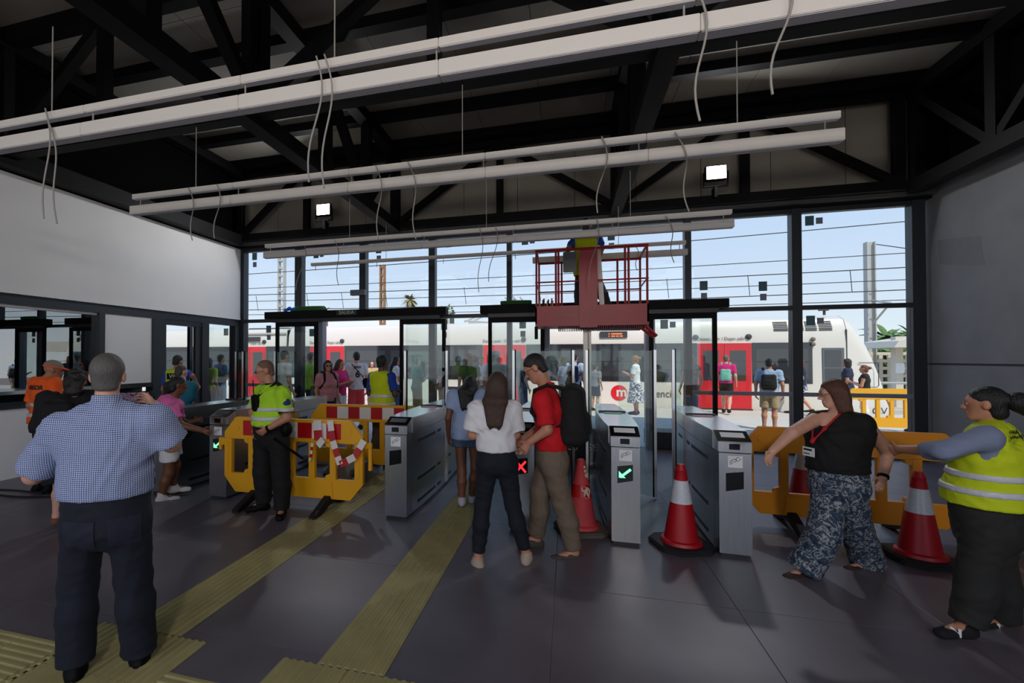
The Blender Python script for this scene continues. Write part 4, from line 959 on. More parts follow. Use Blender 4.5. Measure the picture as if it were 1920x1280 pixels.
class Person:
    def __init__(s, px, py, H, face, label, res=.012, w=1., limb=1., belly=0., bust=0., hips=1., skin='tan', head=(0, 0), pose=None, stand=None, lean=0., z0=0., depth=None, fingers=False, group=None, sh=1., eyes=False, curl=.5):
        """px,py: floor point between the feet in the photograph; face: 0 away, 180 towards the viewer, 90 to the right"""
        b = onz(px, py, z0) if depth is None else atd(px, py, depth)
        if depth is not None: b[2] = z0
        s.base = b; s.res = res; s.H = H; sc = H/1.75; s.sc = sc; s.skin = SKIN[skin]; s.w = w; s.limb = limb; s.belly = belly; s.bust = bust
        v = unit([b[0], b[1], 0]); a = -math.radians(face)
        s.f = np.array([v[0]*math.cos(a)-v[1]*math.sin(a), v[0]*math.sin(a)+v[1]*math.cos(a), 0]); s.r = np.array([s.f[1], -s.f[0], 0]); s.u = np.array([0, 0, 1.])
        cdir = np.array([-math.sin(YAW), math.cos(YAW)]); s.c = float(b[:2] @ cdir)
        L = lambda x, y, z: s.base+(s.r*x+s.f*y)*sc+s.u*z*sc
        J = dict(pel=L(0, 0, .96), waist=L(0, .005+lean*.3, 1.09), chest=L(0, 0+lean*.7, 1.30), neck=L(0, -.015+lean, 1.475), head=L(0, .015+lean*1.2, 1.63),
                 ls=L(-.18*sh, -.01+lean*.9, 1.42), rs=L(.18*sh, -.01+lean*.9, 1.42), le=L(-.24*sh, -.04+lean*.7, 1.12), re=L(.24*sh, -.04+lean*.7, 1.12), lw=L(-.25*sh, .06+lean*.6, .88), rw=L(.25*sh, .06+lean*.6, .88),
                 lh=L(-.088, 0, .92), rh=L(.088, 0, .92), lk=L(-.10, .02, .49), rk=L(.10, .02, .49), la=L(-.105, -.02, .085), ra=L(.105, -.02, .085))
        J['lt'] = J['la']+s.f*.15*sc-s.u*.055*sc; J['rt'] = J['ra']+s.f*.15*sc-s.u*.055*sc
        s.J = J; s.L = L
        moved = set()
        for k, q in (pose or {}).items():
            if q[0] == 'p': J[k] = atd(q[1], q[2], s.c+(q[3] if len(q) > 3 else 0))
            else: J[k] = L(*q)
            moved.add(k)
        for a_, t_ in (('la', 'lt'), ('ra', 'rt')):
            if a_ in moved and t_ not in moved: J[t_] = J[a_]+s.f*.15*sc-s.u*.06*sc
        J['lf'] = unit(J['lw']-J['le']) if 'lf' not in J else unit(J['lf']-J['lw']); J['rf'] = unit(J['rw']-J['re']) if 'rf' not in J else unit(J['rf']-J['rw'])
        s.lat = unit(J['rs']-J['ls']); s.plat = unit(J['rh']-J['lh'])
        s.pf = unit(np.cross(s.u, s.plat)); s.pf = s.pf if np.dot(s.pf, s.f) > 0 else -s.pf; s.pu = np.cross(s.plat, s.pf)
        s.cf = unit(np.cross(s.u, s.lat)); s.cf = s.cf if np.dot(s.cf, s.f) > 0 else -s.cf; s.cu = np.cross(s.lat, s.cf)
        # head frame
        yaw, pit = [math.radians(x) for x in head]
        hf = s.f*math.cos(yaw)+s.r*math.sin(yaw); hf = unit(hf*math.cos(pit)+s.u*math.sin(pit)); hr = unit(np.cross(hf, s.u)); hu = np.cross(hr, hf)
        s.hax = np.array([hr, hf, hu]); s.hs = sc*1.0
        s.root = empty('person', (float(b[0]), float(b[1]), z0), label=label, cat='person', group=group)
        s.curl = curl
        s.make_body(fingers, hips)
        s.body.build('body', s.skin, s.root, res)
        if eyes:
            for sgn in (-1, 1):
                e_ = MB().sphere(s.hp(sgn*.031, .0755, .006), .0112*s.hs, 10, 8).build('eye', mat('eye_white', (222, 214, 208), .3), s.root, smooth=True)
                MB().tube([s.hp(sgn*(.016+.010*q_), .0895-.0022*q_*q_, .0255+.004*math.sin(q_*1.1)) for q_ in np.linspace(0, 3, 6)], [.002, .0032, .0034, .003, .0024, .001], 6).build('eyebrow', HAIR['dark'], s.root, smooth=True)
                MB().sphere(s.hp(sgn*.031, .0822, .006), .0062*s.hs, 8, 6).build('iris', mat('iris', (40, 26, 18), .2), e_, smooth=True)
    def hp(s, x, y, z): return s.J['head']+(s.hax[0]*x+s.hax[1]*y+s.hax[2]*z)*s.hs
    def torso(s, t=0., hem=None):
        J, sc, w = s.J, s.sc, s.w; o = Solid(); B = s.belly; f = s.f
        P = s.hips_w
        o.seg(J['pel']-s.u*.02*sc, J['waist']+f*B*.3, (P*sc+t, (.112+B*.5)*sc*w**.5+t), (.142*w*sc+t, (.10+B)*sc*w**.5+t), s.plat, k=.05)
        o.seg(J['waist']+f*B*.4, J['chest']+f*B*.15, (.142*w*sc+t, (.10+B)*sc*w**.5+t), (.165*w*sc+t, (.108+B*.35)*sc*w**.5+t), s.lat, k=.05)
        top = J['chest']*.25+J['neck']*.75-s.u*.04*sc
        o.seg(J['chest'], top, (.165*w*sc+t, .108*sc+t), (.135*sc*w**.5+t, .075*sc+t), s.lat, k=.05)
        for a in ('ls', 'rs'): o.seg(top+(J[a]-top)*.3, J[a]-s.u*.02*sc, .06*sc+t, .056*sc*s.limb**.5+t, k=.05)
        if s.bust:
            for sg in (-1, 1): o.ell(J['chest']+s.lat*sg*.075*sc+s.cf*(.085+s.bust*.3)*sc-s.u*.035*sc, np.array([s.lat, s.cf, s.cu]), np.array([.07, .065, .07])*sc*(.8+s.bust*2)+t, k=.05)
        if s.butt: 
            for sg in (-1, 1): o.ell(J['pel']+s.plat*sg*.07*sc-s.pf*.055*sc-s.u*.05*sc, np.array([s.plat, s.pf, s.pu]), np.array([.085, .075, .09])*sc*s.butt+t, k=.06)
        return o
    def legs(s, o, t=0., tk=None, frac=1., ta=None, fracs=None):
        J, sc, lm = s.J, s.sc, s.limb; tk = t if tk is None else tk; ta = tk if ta is None else ta
        for h, k_, a in (('lh', 'lk', 'la'), ('rh', 'rk', 'ra')):
            f1 = min(1, frac*2); kn = J[h]+(J[k_]-J[h])*f1; r1 = (.082+(.056-.082)*f1)*sc*lm
            o.seg(J[h], kn, .085*sc*lm+t, r1+tk, k=.04, flat=(frac <= .5))
            if frac > .5:
                f2 = min(1, (frac-.5)*2); en = J[k_]+(J[a]-J[k_])*f2; md = J[k_]+(J[a]-J[k_])*min(.35, f2)-s.f*.012*sc
                o.seg(J[k_], md, .054*sc*lm+tk, .056*sc*lm+tk, k=.03)
                o.seg(md, en, .056*sc*lm+tk, .037*sc*lm**.5+ta, k=.03, flat=True)
        return o
    def arms(s, o, t=0., frac=1., te=None, sides='lr'):
        J, sc, lm = s.J, s.sc, s.limb; te = t if te is None else te
        for q in sides:
            a, e_, w_ = J[q+'s'], J[q+'e'], J[q+'w']; f1 = min(1, frac*2); en = a+(e_-a)*f1
            o.seg(a, en, .05*sc*lm+t, .042*sc*lm+(te if frac <= .5 else t), k=.035, flat=frac <= .5)
            if frac > .5:
                f2 = min(1, (frac-.5)*2); en = e_+(w_-e_)*f2
                o.seg(e_, en, .041*sc*lm+t, (.041-.014*f2)*sc*lm+te, k=.02, flat=frac < 1)
        return o
    def make_body(s, fingers, hips):
        J, sc = s.J, s.sc; s.hips_w = .152*hips*s.w**.6; s.butt = .9 if hips >= 1 else .8
        o = s.torso(); s.legs(o); s.arms(o)
        o.seg(J['neck']-s.u*.03*sc, s.hp(0, -.015, -.06), .06*sc*s.limb**.4, .052*sc*s.limb**.4, k=.03)
        hs = s.hs; A = s.hax
        o.ell(s.hp(0, -.012, .03), A, np.array([.074, .094, .088])*hs, k=.02)
        o.seg(s.hp(0, .025, .0), s.hp(0, .04, -.07), (.064*hs, .06*hs), (.046*hs, .045*hs), A[0], k=.025)
        o.seg(s.hp(-.012, .066, -.097), s.hp(.012, .066, -.097), .019*hs, k=.02)
        o.seg(s.hp(0, .082, .012), s.hp(0, .108, -.028), .0075*hs, .012*hs, k=.010); o.seg(s.hp(-.011, .094, -.033), s.hp(.011, .094, -.033), .009*hs, k=.008)
        o.seg(s.hp(-.036, .074, .024), s.hp(.036, .074, .024), .0145*hs, k=.015)
        o.seg(s.hp(-.017, .085, -.057), s.hp(.017, .085, -.057), .0075*hs, k=.005); o.seg(s.hp(-.014, .084, -.0725), s.hp(.014, .084, -.0725), .0085*hs, k=.005)
        for sg in (-1, 1):
            o.ell(s.hp(sg*.077, -.012, -.006), A, np.array([.011, .022, .033])*hs, k=.012)
            if s.res < .0115: o.ell(s.hp(sg*.031, .099, .004), A, np.array([.016, .016, .011])*hs, k=.01, sub=True)
        for q in 'lr':
            w_, d = J[q+'w'], J[q+'f']; sgn = -1 if q == 'l' else 1
            pn = unit(np.cross(d, s.f)) if abs(np.dot(d, s.f)) < .9 else s.r*sgn
            # palm normal faces the body: thumb side points forward
            n_in = -s.r*sgn; n_in = unit(n_in-d*np.dot(n_in, d)); th = unit(np.cross(n_in, d)*sgn)
            if np.dot(th, s.f+s.u*.4) < 0: th = -th
            hs_ = sc*1.0
            o.seg(w_, w_+d*.085*hs_, (.026*hs_, .019*hs_), (.04*hs_, .0145*hs_), th, k=.015)
            if fingers:
                for i, (off, ln) in enumerate(((.031, .070), (.0105, .078), (-.0105, .073), (-.031, .056))):
                    k0 = w_+d*.08*hs_+th*off*hs_; c1 = s.curl*.6; d1 = unit(d+n_in*c1*.8+th*off*2.5); k1 = k0+d1*ln*.5*hs_; d2 = unit(d1+n_in*c1*1.6); k2 = k1+d2*ln*.5*hs_
                    o.seg(k0, k1, .0095*hs_, .0088*hs_, k=.004); o.seg(k1, k2, .0088*hs_, .0072*hs_, k=.004)
                t0 = w_+d*.025*hs_+th*.022*hs_; t1 = t0+unit(d*.6+th*.8+n_in*.3)*.045*hs_; t2 = t1+unit(d*1.+th*.25+n_in*.35)*.035*hs_
                o.seg(t0, t1, .0125*hs_, .0105*hs_, k=.006); o.seg(t1, t2, .0105*hs_, .0085*hs_, k=.006)
            else:
                o.seg(w_+d*.08*hs_, w_+unit(d+n_in*.4)*.165*hs_, (.036*hs_, .014*hs_), (.028*hs_, .011*hs_), th, k=.012)
                o.seg(w_+d*.03*hs_+th*.02*hs_, w_+d*.08*hs_+th*.055*hs_, .012*hs_, .009*hs_, k=.006)
        for q in 'lr':
            a, t_ = J[q+'a'], J[q+'t']; o.seg(a, t_, .036*sc, (.036*sc, .02*sc), k=.03); o.seg(a-s.u*.03*sc, a-unit(t_-a)*.03*sc-s.u*.045*sc, .028*sc, k=.02)
        s.body = o
    # ---------------- garments
    def shirt(s, mt, sleeve=.3, hem=.88, t=.014, neck=None, te=.022, name='shirt', res=None, bands=None, sides='lr', low=None, open_neck=.0):
        o = s.torso(t)
        if low: o.seg(s.J['pel']-s.u*.12*s.sc, s.J['pel'], (s.hips_w*s.sc+t+low, .13*s.sc+t+low*.5+s.belly*.6), lat=s.plat, k=.05)
        if sleeve: s.arms(o, t, sleeve, te)
        o.seg(s.J['neck']-s.u*.05*s.sc, s.J['neck']+s.u*.012*s.sc+s.f*.005, .062*s.sc+t*.6, .058*s.sc+t*.5, k=.02, flat=True)
        o.cut((0, 0, -1), -(s.base[2]+hem*s.sc))
        if open_neck: o.ell(s.J['neck']+s.f*.09*s.sc-s.u*open_neck*s.sc*.5, np.array([s.r, s.f, s.u]), np.array([.05, .1, open_neck])*s.sc, k=.01, sub=True)
        g = o.build(name, mt, s.root, res or s.res, folds=.0075 if s.res < .0125 else 0); s.last = o; s.lastobj = g
        for z0, z1, bm in (bands or ()): o.inflate(.009).slab(s.base[2]+z0*s.sc, s.base[2]+z1*s.sc).build('reflective_stripe', bm, g, res or s.res)
        return g
    def vest(s, mt, hem=.86, t=.03, bands=((.98, 1.03), (1.10, 1.15)), name='safety_vest', bm=None, low=.02, res=None, shoulder=.55):
        o = s.torso(t); J = s.J
        o.p = [p for p in o.p]
        o.seg(J['pel']-s.u*.12*s.sc, J['pel'], (s.hips_w*s.sc+t+low, .13*s.sc+t+low+s.belly*.6), lat=s.plat, k=.05)
        o.cut((0, 0, -1), -(s.base[2]+hem*s.sc))
        for a in ('ls', 'rs'):
            sg = -1 if a == 'ls' else 1; n = s.lat*sg; o.ell(J[a]+n*.075*s.sc-s.u*.06*s.sc, np.array([s.lat, s.cf, s.cu]), np.array([.085, .16, .17])*s.sc, k=.02, sub=True)
        g = o.build(name, mt, s.root, res or s.res, folds=.005 if s.res < .0125 else 0); s.last = o; s.lastobj = g
        for z0, z1 in bands or (): o.inflate(.009).slab(s.base[2]+z0*s.sc, s.base[2]+z1*s.sc).build('reflective_stripe', bm or M['reflect'], g, res or s.res)
        return g
    def trousers(s, mt, t=.012, tk=.02, ta=.025, frac=.97, waist=1.05, name='trousers', res=None, tp=None):
        J, sc = s.J, s.sc; o = Solid(); P = s.hips_w; tp = tp if tp is not None else t
        o.seg(J['pel']-s.u*.02*sc, J['waist']+s.f*s.belly*.3, (P*sc+tp, (.112+s.belly*.5)*sc*s.w**.5+tp), (.142*s.w*sc+tp, (.1+s.belly)*sc*s.w**.5+tp), s.plat, k=.05)
        for sg in (-1, 1): o.ell(J['pel']+s.plat*sg*.07*sc-s.pf*.055*sc-s.u*.05*sc, np.array([s.plat, s.pf, s.pu]), np.array([.085, .075, .09])*sc*s.butt+t, k=.06)
        s.legs(o, t, tk, frac, ta)
        o.cut((0, 0, 1), s.base[2]+waist*sc)
        return o.build(name, mt, s.root, res or s.res, folds=.005 if s.res < .0125 else 0)
    def skirt(s, mt, top=1.03, bot=.35, r1=.33, name='skirt'):
        J, sc = s.J, s.sc; o = Solid(); c = (J['la']+J['ra'])/2; b = np.array([c[0], c[1], s.base[2]+bot*sc])
        o.seg(J['waist'], J['pel']-s.u*.1*sc, (.15*sc*s.w, .12*sc), (s.hips_w*sc+.03, .15*sc), s.plat, k=.05)
        o.seg(J['pel']-s.u*.08*sc, b, (s.hips_w*sc+.025, .15*sc), (r1*sc, r1*.8*sc), s.plat, k=.05, flat=True)
        o.cut((0, 0, 1), s.base[2]+top*sc); o.cut((0, 0, -1), -(s.base[2]+bot*sc))
        return o.build(name, mt, s.root, s.res)
    def shoes(s, mt, sole=None, h=.03, low=False, name='shoe'):
        J, sc = s.J, s.sc
        for q in 'lr':
            a, t_ = J[q+'a'], J[q+'t']; d = unit(t_-a); dh = unit([d[0], d[1], 0]) if abs(d[2]) < .9 else s.f
            o = Solid(); lat = unit(np.cross(dh, s.u)); hl = a-dh*.035*sc-s.u*.045*sc; to = t_+dh*.045*sc
            o.seg(hl, a+dh*.03*sc-s.u*.03*sc, .043*sc, .045*sc, k=.03); o.seg(a+dh*.02*sc-s.u*.035*sc, to, (.043*sc, .045*sc), (.04*sc, .027*sc), lat, k=.03)
            o.seg(t_-dh*.03, to, (.047*sc, .03*sc), (.036*sc, .024*sc), lat, k=.02)
            if low: o.ell(a+s.u*.02*sc, np.eye(3), np.array([.05, .05, .035])*sc, k=.008, sub=True)
            else: o.seg(a-s.u*.03*sc, a+s.u*h*sc, .05*sc*s.limb**.5, .047*sc*s.limb**.5, k=.02, flat=True)
            n = unit(np.cross(lat, d)); n = n if n[2] > 0 else -n
            g = o.build(name, mt, s.root, (.009 if s.res <= .0125 else .017))
            if sole:
                so = Solid(); off = -n*.03*sc
                so.seg(hl-s.u*.012*sc, t_+off*.2-s.u*.0, (.042*sc, .022*sc), (.046*sc, .019*sc), lat, k=.02); so.seg(t_+off*.2, to+off*.2, (.046*sc, .018*sc), (.034*sc, .016*sc), lat, k=.02)
                so.cut(tuple(n), float(np.dot(n, (a-s.u*.062*sc)))+.004); so.build('sole', sole, g, (.009 if s.res <= .0125 else .017))
    def hair(s, style, mt, res=None, vol=0.):
        o = Solid(); A = s.hax; hs = s.hs; hp = s.hp
        v = vol
        o.ell(hp(0, -.016, .036), A, np.array([.08+v, .098+v, .090+v])*hs, k=.02)
        if style in ('short', 'stubble', 'thin'):
            if style == 'stubble': o.p = []; o.ell(hp(0, -.015, .031), A, np.array([.0765, .0955, .090])*hs, k=.02)
            o.seg(hp(0, -.06, -.02), hp(0, -.06, -.05), (.062*hs, .04*hs), lat=A[0], k=.02)
            o.ell(hp(0, .11, -.03), A, np.array([.12, .105, .085])*hs, k=.02, sub=True)
            for sg in (-1, 1): o.ell(hp(sg*.085, .02, -.045), A, np.array([.03, .05, .05])*hs, k=.02, sub=True)
            n = -A[2]; o.cut(tuple(n), float(np.dot(n, hp(0, 0, -.075))))
        else:
            o.ell(hp(0, .115, -.035), A, np.array([.075, .10, .10])*hs, k=.02, sub=True)
            if style in ('long', 'mid', 'ponytail', 'bun'):
                o.seg(hp(0, -.05, .0), hp(0, -.06, -.06), (.07*hs, .05*hs), lat=A[0], k=.03)
            if style == 'mid':
                for sg in (-1, 1): o.seg(hp(sg*.06, -.01, .03), hp(sg*.07, -.02, -.15), (.03*hs, .05*hs), (.022*hs, .04*hs), A[0], k=.03)
                o.seg(hp(0, -.06, .0), hp(0, -.075, -.16), (.085*hs, .04*hs), (.075*hs, .025*hs), A[0], k=.03)
            if style == 'long':
                bk = -s.f; n0 = s.J['neck']+bk*.115*s.sc+s.u*.0; n1 = s.J['neck']+bk*.155*s.sc-s.u*.20*s.sc
                o.seg(hp(0, -.06, .0), n0, (.088*hs, .05*hs), (.108*hs, .045*hs), A[0], k=.04)
                o.seg(n0, n1, (.108*hs, .045*hs), (.07*hs, .025*hs), A[0], k=.03)
                for sg in (-1, 1):
                    o.seg(hp(sg*.06, -.01, .03), hp(sg*.075, -.03, -.12), (.028*hs, .045*hs), (.025*hs, .03*hs), A[0], k=.03)
                    o.seg(n0+A[0]*sg*.06, n1+A[0]*sg*.035-s.u*.03, .03*hs, .012*hs, k=.02)
            if style == 'ponytail':
                o.seg(hp(0, -.09, .02), hp(0, -.13, -.02), .04*hs, .045*hs, k=.02); o.seg(hp(0, -.13, -.02), s.J['neck']-s.f*.12*s.sc-s.u*.12*s.sc, .045*hs, .03*hs, k=.03); o.seg(s.J['neck']-s.f*.12*s.sc-s.u*.12*s.sc, s.J['neck']-s.f*.13*s.sc-s.u*.3*s.sc, .032*hs, .012*hs, k=.03)
            if style == 'bun':
                o.ell(hp(0, -.135, .03), A, np.array([.045, .045, .045])*hs, k=.02)
            if style == 'curly':
                r0 = random.Random(3)
                for k in range(46):
                    th = r0.uniform(0, 2*math.pi); ph = r0.uniform(-.9, 1.5); c = hp(.085*math.cos(th)*math.cos(ph), -.03+.095*math.sin(th)*math.cos(ph), .02+.10*math.sin(ph))
                    if np.dot(c-s.J['head'], A[1]) < .045: o.ell(c, A, np.array([.03, .03, .03])*hs, k=.012)
                o.seg(hp(0, -.06, 0), hp(0, -.075, -.11), (.095*hs, .055*hs), (.085*hs, .05*hs), A[0], k=.03)
        return o.build('hair', mt, s.root, res or (.01 if s.res <= .0125 else .018))
    def glasses(s, mt=None):
        m = MB(); mt = mt or M['black']
        for sg in (-1, 1):
            m.tube([s.hp(sg*(.034+.022*math.cos(a)), .098, .002+.017*math.sin(a)) for a in np.linspace(0, 2*math.pi, 17)], .0016, 5, caps=False)
            m.tube([s.hp(sg*.056, .096, .006), s.hp(sg*.074, .06, .008), s.hp(sg*.079, -.01, .004)], .0016, 5)
        m.tube([s.hp(-.012, .1, .004), s.hp(.012, .1, .004)], .0016, 5)
        return m.build('glasses', mt, s.root)
    def sunglasses(s):
        m = MB()
        for sg in (-1, 1): m.sphere(s.hp(sg*.032, .094, .004), .024*s.hs, 10, 6, (1, .6, .8))
        return m.build('sunglasses', M['screen'], s.root, smooth=True)
    def backpack(s, mt, W_=.15, D_=.09, z0=.98, z1=1.42, strap=True, name='backpack', sx=0., parent=None, label=None, pocket=True, off=.105):
        """worn on the back: a separate thing"""
        o = Solid(); sc = s.sc; b0 = s.L(sx, -(off+D_*.5), z0+W_*.7); b1 = s.L(sx, -(off+D_*.45), z1-W_*.55)
        r = empty(name, tuple(map(float, s.L(sx, -(off+D_*.5), z0))), label=label, cat='backpack')
        o.seg(b0, b1, (W_*sc, D_*.9*sc), (W_*.9*sc, D_*.8*sc), s.lat, k=.03); o.seg(b0-s.u*.02, b0+s.u*.05, (W_*1.03*sc, D_*sc), lat=s.lat, k=.03)
        
        for sg in (-1, 1):
            e0 = s.r*sg*(W_-.055)*sc; o.seg(b0+e0-s.u*(W_*.35)*sc, b1+e0+s.u*W_*.12*sc, (.06*sc, D_*.85*sc), (.055*sc, D_*.7*sc), s.lat, k=.035)
        g = o.build('bag_body', mt, r, max(s.res, .009), folds=.005 if s.res < .0125 else 0)
        if pocket: p = Solid().seg(s.L(sx, -(off+D_*1.25), z0+.12), s.L(sx, -(off+D_*1.15), z0+.22), (W_*.75*sc, D_*.4*sc), lat=s.lat); p.build('front_pocket', mt, r, max(s.res, .009))
        if strap:
            J = s.J
            for q, sg in (('ls', -1), ('rs', 1)):
                a = J[q]*.62+J['neck']*.38
                p = [s.L(sg*.085+sx, -off, z1-.05), a-s.f*.03+s.u*.075*sc, a+s.f*.075*sc+s.u*.03*sc, J['chest']+s.r*sg*.125*s.w*sc+s.f*(.135+s.belly*.3)*sc, J['chest']+s.r*sg*.175*s.w*sc-s.u*.12*sc+s.f*.04, s.L(sg*.12, -off, z0+.16)]
                so = Solid()
                for i in range(len(p)-1): so.seg(p[i], p[i+1], (.03*sc, .012), lat=s.lat if i else s.lat, k=.01)
                so.build('strap', mt, r, .011)
        return r
    def decal(s, body, size, at, mt, name='print', updir=None, back=True, bold=.003, target=None, dirv=None, rect=None):
        """lettering laid onto the garment last built"""
        from mathutils.bvhtree import BVHTree
        o = target or s.lastobj; dg = [v.co.copy() for v in o.data.vertices]; bv = BVHTree.FromPolygons(dg, [tuple(p.vertices) for p in o.data.polygons])
        dr = Vector(s.f if back else -s.f) if dirv is None else Vector(dirv).normalized(); u = dr.cross(Z); c = Vector(at)-Vector(wloc(o))
        cu = bpy.data.curves.new('t', 'FONT'); cu.body = body; cu.size = size; cu.align_x = 'CENTER'; cu.align_y = 'CENTER'; cu.offset = bold; cu.resolution_u = 3
        ob = bpy.data.objects.new('t', cu); me = bpy.data.meshes.new_from_object(ob); bpy.data.objects.remove(ob)
        if rect:
            nx_, nz_ = 7, 7; me = bpy.data.meshes.new(name)
            me.from_pydata([((i/(nx_-1)-.5)*rect[0], (j/(nz_-1)-.5)*rect[1], 0) for j in range(nz_) for i in range(nx_)], [], [(j*nx_+i, j*nx_+i+1, (j+1)*nx_+i+1, (j+1)*nx_+i) for j in range(nz_-1) for i in range(nx_-1)])
        bm = bmesh.new(); bm.from_mesh(me); bmesh.ops.triangulate(bm, faces=bm.faces); bmesh.ops.subdivide_edges(bm, edges=[e_ for e_ in bm.edges if e_.calc_length() > .03], cuts=2, use_grid_fill=False); bmesh.ops.triangulate(bm, faces=bm.faces)
        for v in bm.verts:
            p = c+u*v.co.x+Z*v.co.y-dr*.4; h = bv.ray_cast(p, dr)
            v.co = (h[0]-dr*.006) if h[0] is not None else p+dr*.4
        bm.to_mesh(me); bm.free(); me.materials.clear(); me.materials.append(mt); me.name = name
        r = bpy.data.objects.new(name, me); COL.objects.link(r); r.parent = o
        return r
# ================================================================== PEOPLE
def check_mat(name, base, line, sp, ang):
    m = bpy.data.materials.new(name); m.use_nodes = True; n = m.node_tree.nodes; l = m.node_tree.links; b = n['Principled BSDF']; b.inputs['Roughness'].default_value = .85
    t = n.new('ShaderNodeTexCoord'); mp = n.new('ShaderNodeMapping'); mp.inputs['Rotation'].default_value = (0, 0, -ang); l.new(t.outputs['Object'], mp.inputs[0])
    nz = n.new('ShaderNodeTexNoise'); nz.inputs['Scale'].default_value = 5; l.new(mp.outputs[0], nz.inputs[0])
    va = n.new('ShaderNodeVectorMath'); va.operation = 'MULTIPLY_ADD'; va.inputs[1].default_value = (.02, .02, .02); l.new(nz.outputs['Color'], va.inputs[0]); l.new(mp.outputs[0], va.inputs[2])
    sp_ = n.new('ShaderNodeSeparateXYZ'); l.new(va.outputs[0], sp_.inputs[0]); prev = None
    for ax in ('X', 'Z'):
        a = n.new('ShaderNodeMath'); a.operation = 'MULTIPLY'; a.inputs[1].default_value = 1/sp; l.new(sp_.outputs[ax], a.inputs[0])
        f = n.new('ShaderNodeMath'); f.operation = 'FRACT'; l.new(a.outputs[0], f.inputs[0]); g = n.new('ShaderNodeMath'); g.operation = 'LESS_THAN'; g.inputs[1].default_value = .24; l.new(f.outputs[0], g.inputs[0])
        if prev is None: prev = g
        else:
            mx = n.new('ShaderNodeMath'); mx.operation = 'MAXIMUM'; l.new(prev.outputs[0], mx.inputs[0]); l.new(g.outputs[0], mx.inputs[1]); prev = mx
    c = n.new('ShaderNodeMix'); c.data_type = 'RGBA'; l.new(prev.outputs[0], c.inputs[0]); c.inputs[6].default_value = lin(base); c.inputs[7].default_value = lin(line); l.new(c.outputs[2], b.inputs['Base Color'])
    bn = n.new('ShaderNodeBump'); bn.inputs['Strength'].default_value = .4; nb = n.new('ShaderNodeTexNoise'); nb.inputs['Scale'].default_value = 9; l.new(mp.outputs[0], nb.inputs[0]); l.new(nb.outputs[0], bn.inputs['Height']); l.new(bn.outputs[0], b.inputs['Normal'])
    return m
HV = cloth('hi_vis_yellow', (198, 214, 20), .3); HVG = cloth('hi_vis_lime', (176, 226, 40), .3); HVO = cloth('hi_vis_orange', (255, 98, 24), .3)
RB = M['reflect']; NAVY = cloth('navy', (20, 24, 38)); BLK = cloth('black', (12, 12, 13)); WHT = cloth('white', (226, 224, 226)); TAUPE = cloth('taupe', (112, 96, 80)); JEAN = cloth('denim', (70, 86, 110))
# --- man in the checked shirt photographing with his phone
p = Person(196, 1262, 1.72, 8, 'man in blue checked shirt seen from behind, holding up a phone', res=.009, w=1.42, limb=1.12, belly=.05, hips=1.12, skin='fair', head=(6, 4), fingers=True, sh=1.1,
    pose=dict(head=('p', 203, 704, 0), neck=('p', 200, 750, -.02), ls=('p', 112, 798, -.02), rs=('p', 293, 782, .0), le=('p', 62, 892, .02), lw=('p', 120, 850, .28), re=('p', 322, 832, .08), rw=('p', 290, 760, .30), rf=('p', 268, 738, .36), lf=('p', 170, 800, .34),
              chest=('p', 200, 830, 0), waist=('p', 199, 905, 0), pel=('p', 200, 962, .0), lh=('p', 158, 985, 0), rh=('p', 243, 982, 0), lk=('p', 147, 1095, .03), rk=('p', 250, 1080, .05), la=('p', 142, 1245, -.02), ra=('p', 262, 1222, .10)), curl=.9)
CHK = check_mat('checked_cloth', (186, 200, 236), (44, 52, 92), .0098, math.atan2(p.r[1], p.r[0]))
tr_ = p.trousers(NAVY, t=.012, tk=.03, ta=.05, waist=1.06, frac=.985)
for sg in (-1, 1): p.decal(' ', .1, p.J['pel']+p.plat*sg*.115-p.u*.06, cloth('navy_pocket', (28, 32, 48)), 'back_pocket', target=tr_, rect=(.145, .15))
p.shirt(CHK, sleeve=.44, hem=.985, t=.02, te=.05, res=.009)
Solid().seg(p.J['neck']-p.u*.02, p.J['neck']+p.u*.035+p.f*.0, .072, .066, flat=True).ell(p.J['neck']+p.u*.06, np.eye(3), np.array([.058, .058, .06]), sub=True).build('collar', CHK, p.lastobj, .006)
p.shoes(M['black'], M['rubber']); p.hair('short', HAIR['grey'], vol=.002)
ph = atd(252, 746, p.c+.42); o = empty('smartphone', tuple(map(float, ph)), label='smartphone held sideways showing the scene on its screen', cat='phone')
u_ = Vector(p.r); f_ = Vector(p.f)
MB().prism([(-.095, -.04), (.085, -.04), (.085, .04), (-.095, .04)], Vector(ph), u_, Z, f_*.008).build('phone_case', M['black'], o)
MB().prism([(-.088, -.035), (.078, -.035), (.078, .035), (-.088, .035)], Vector(ph)-f_*.001, u_, Z, -f_*.001).build('phone_screen', grad_mat('phone_picture', [(40, 30, 46), (150, 120, 150), (220, 170, 150), (90, 90, 130)], 'noise', 60), o)
# --- woman in black with curly hair, half hidden
p = Person(122, 985, 1.60, 15, 'woman in black with curly dark hair half hidden by the checked shirt', res=.011, skin='fair', head=(15, -5), w=1.05, pose=dict(head=('p', 145, 716, 0), neck=('p', 140, 752, 0), la=('p', 106, 968, -.05), lk=('p', 112, 905, 0)))
p.shirt(BLK, sleeve=.6, hem=.72, t=.03, low=.03, name='dress', te=.035); p.skirt(BLK, top=1.0, bot=.50, r1=.22); p.hair('curly', HAIR['dark']); p.shoes(cloth('sandal', (120, 78, 56)), low=True)
p.backpack(BLK, label='black backpack worn by the curly-haired woman in black', W_=.15, z0=1.0, z1=1.40, sx=-.04)
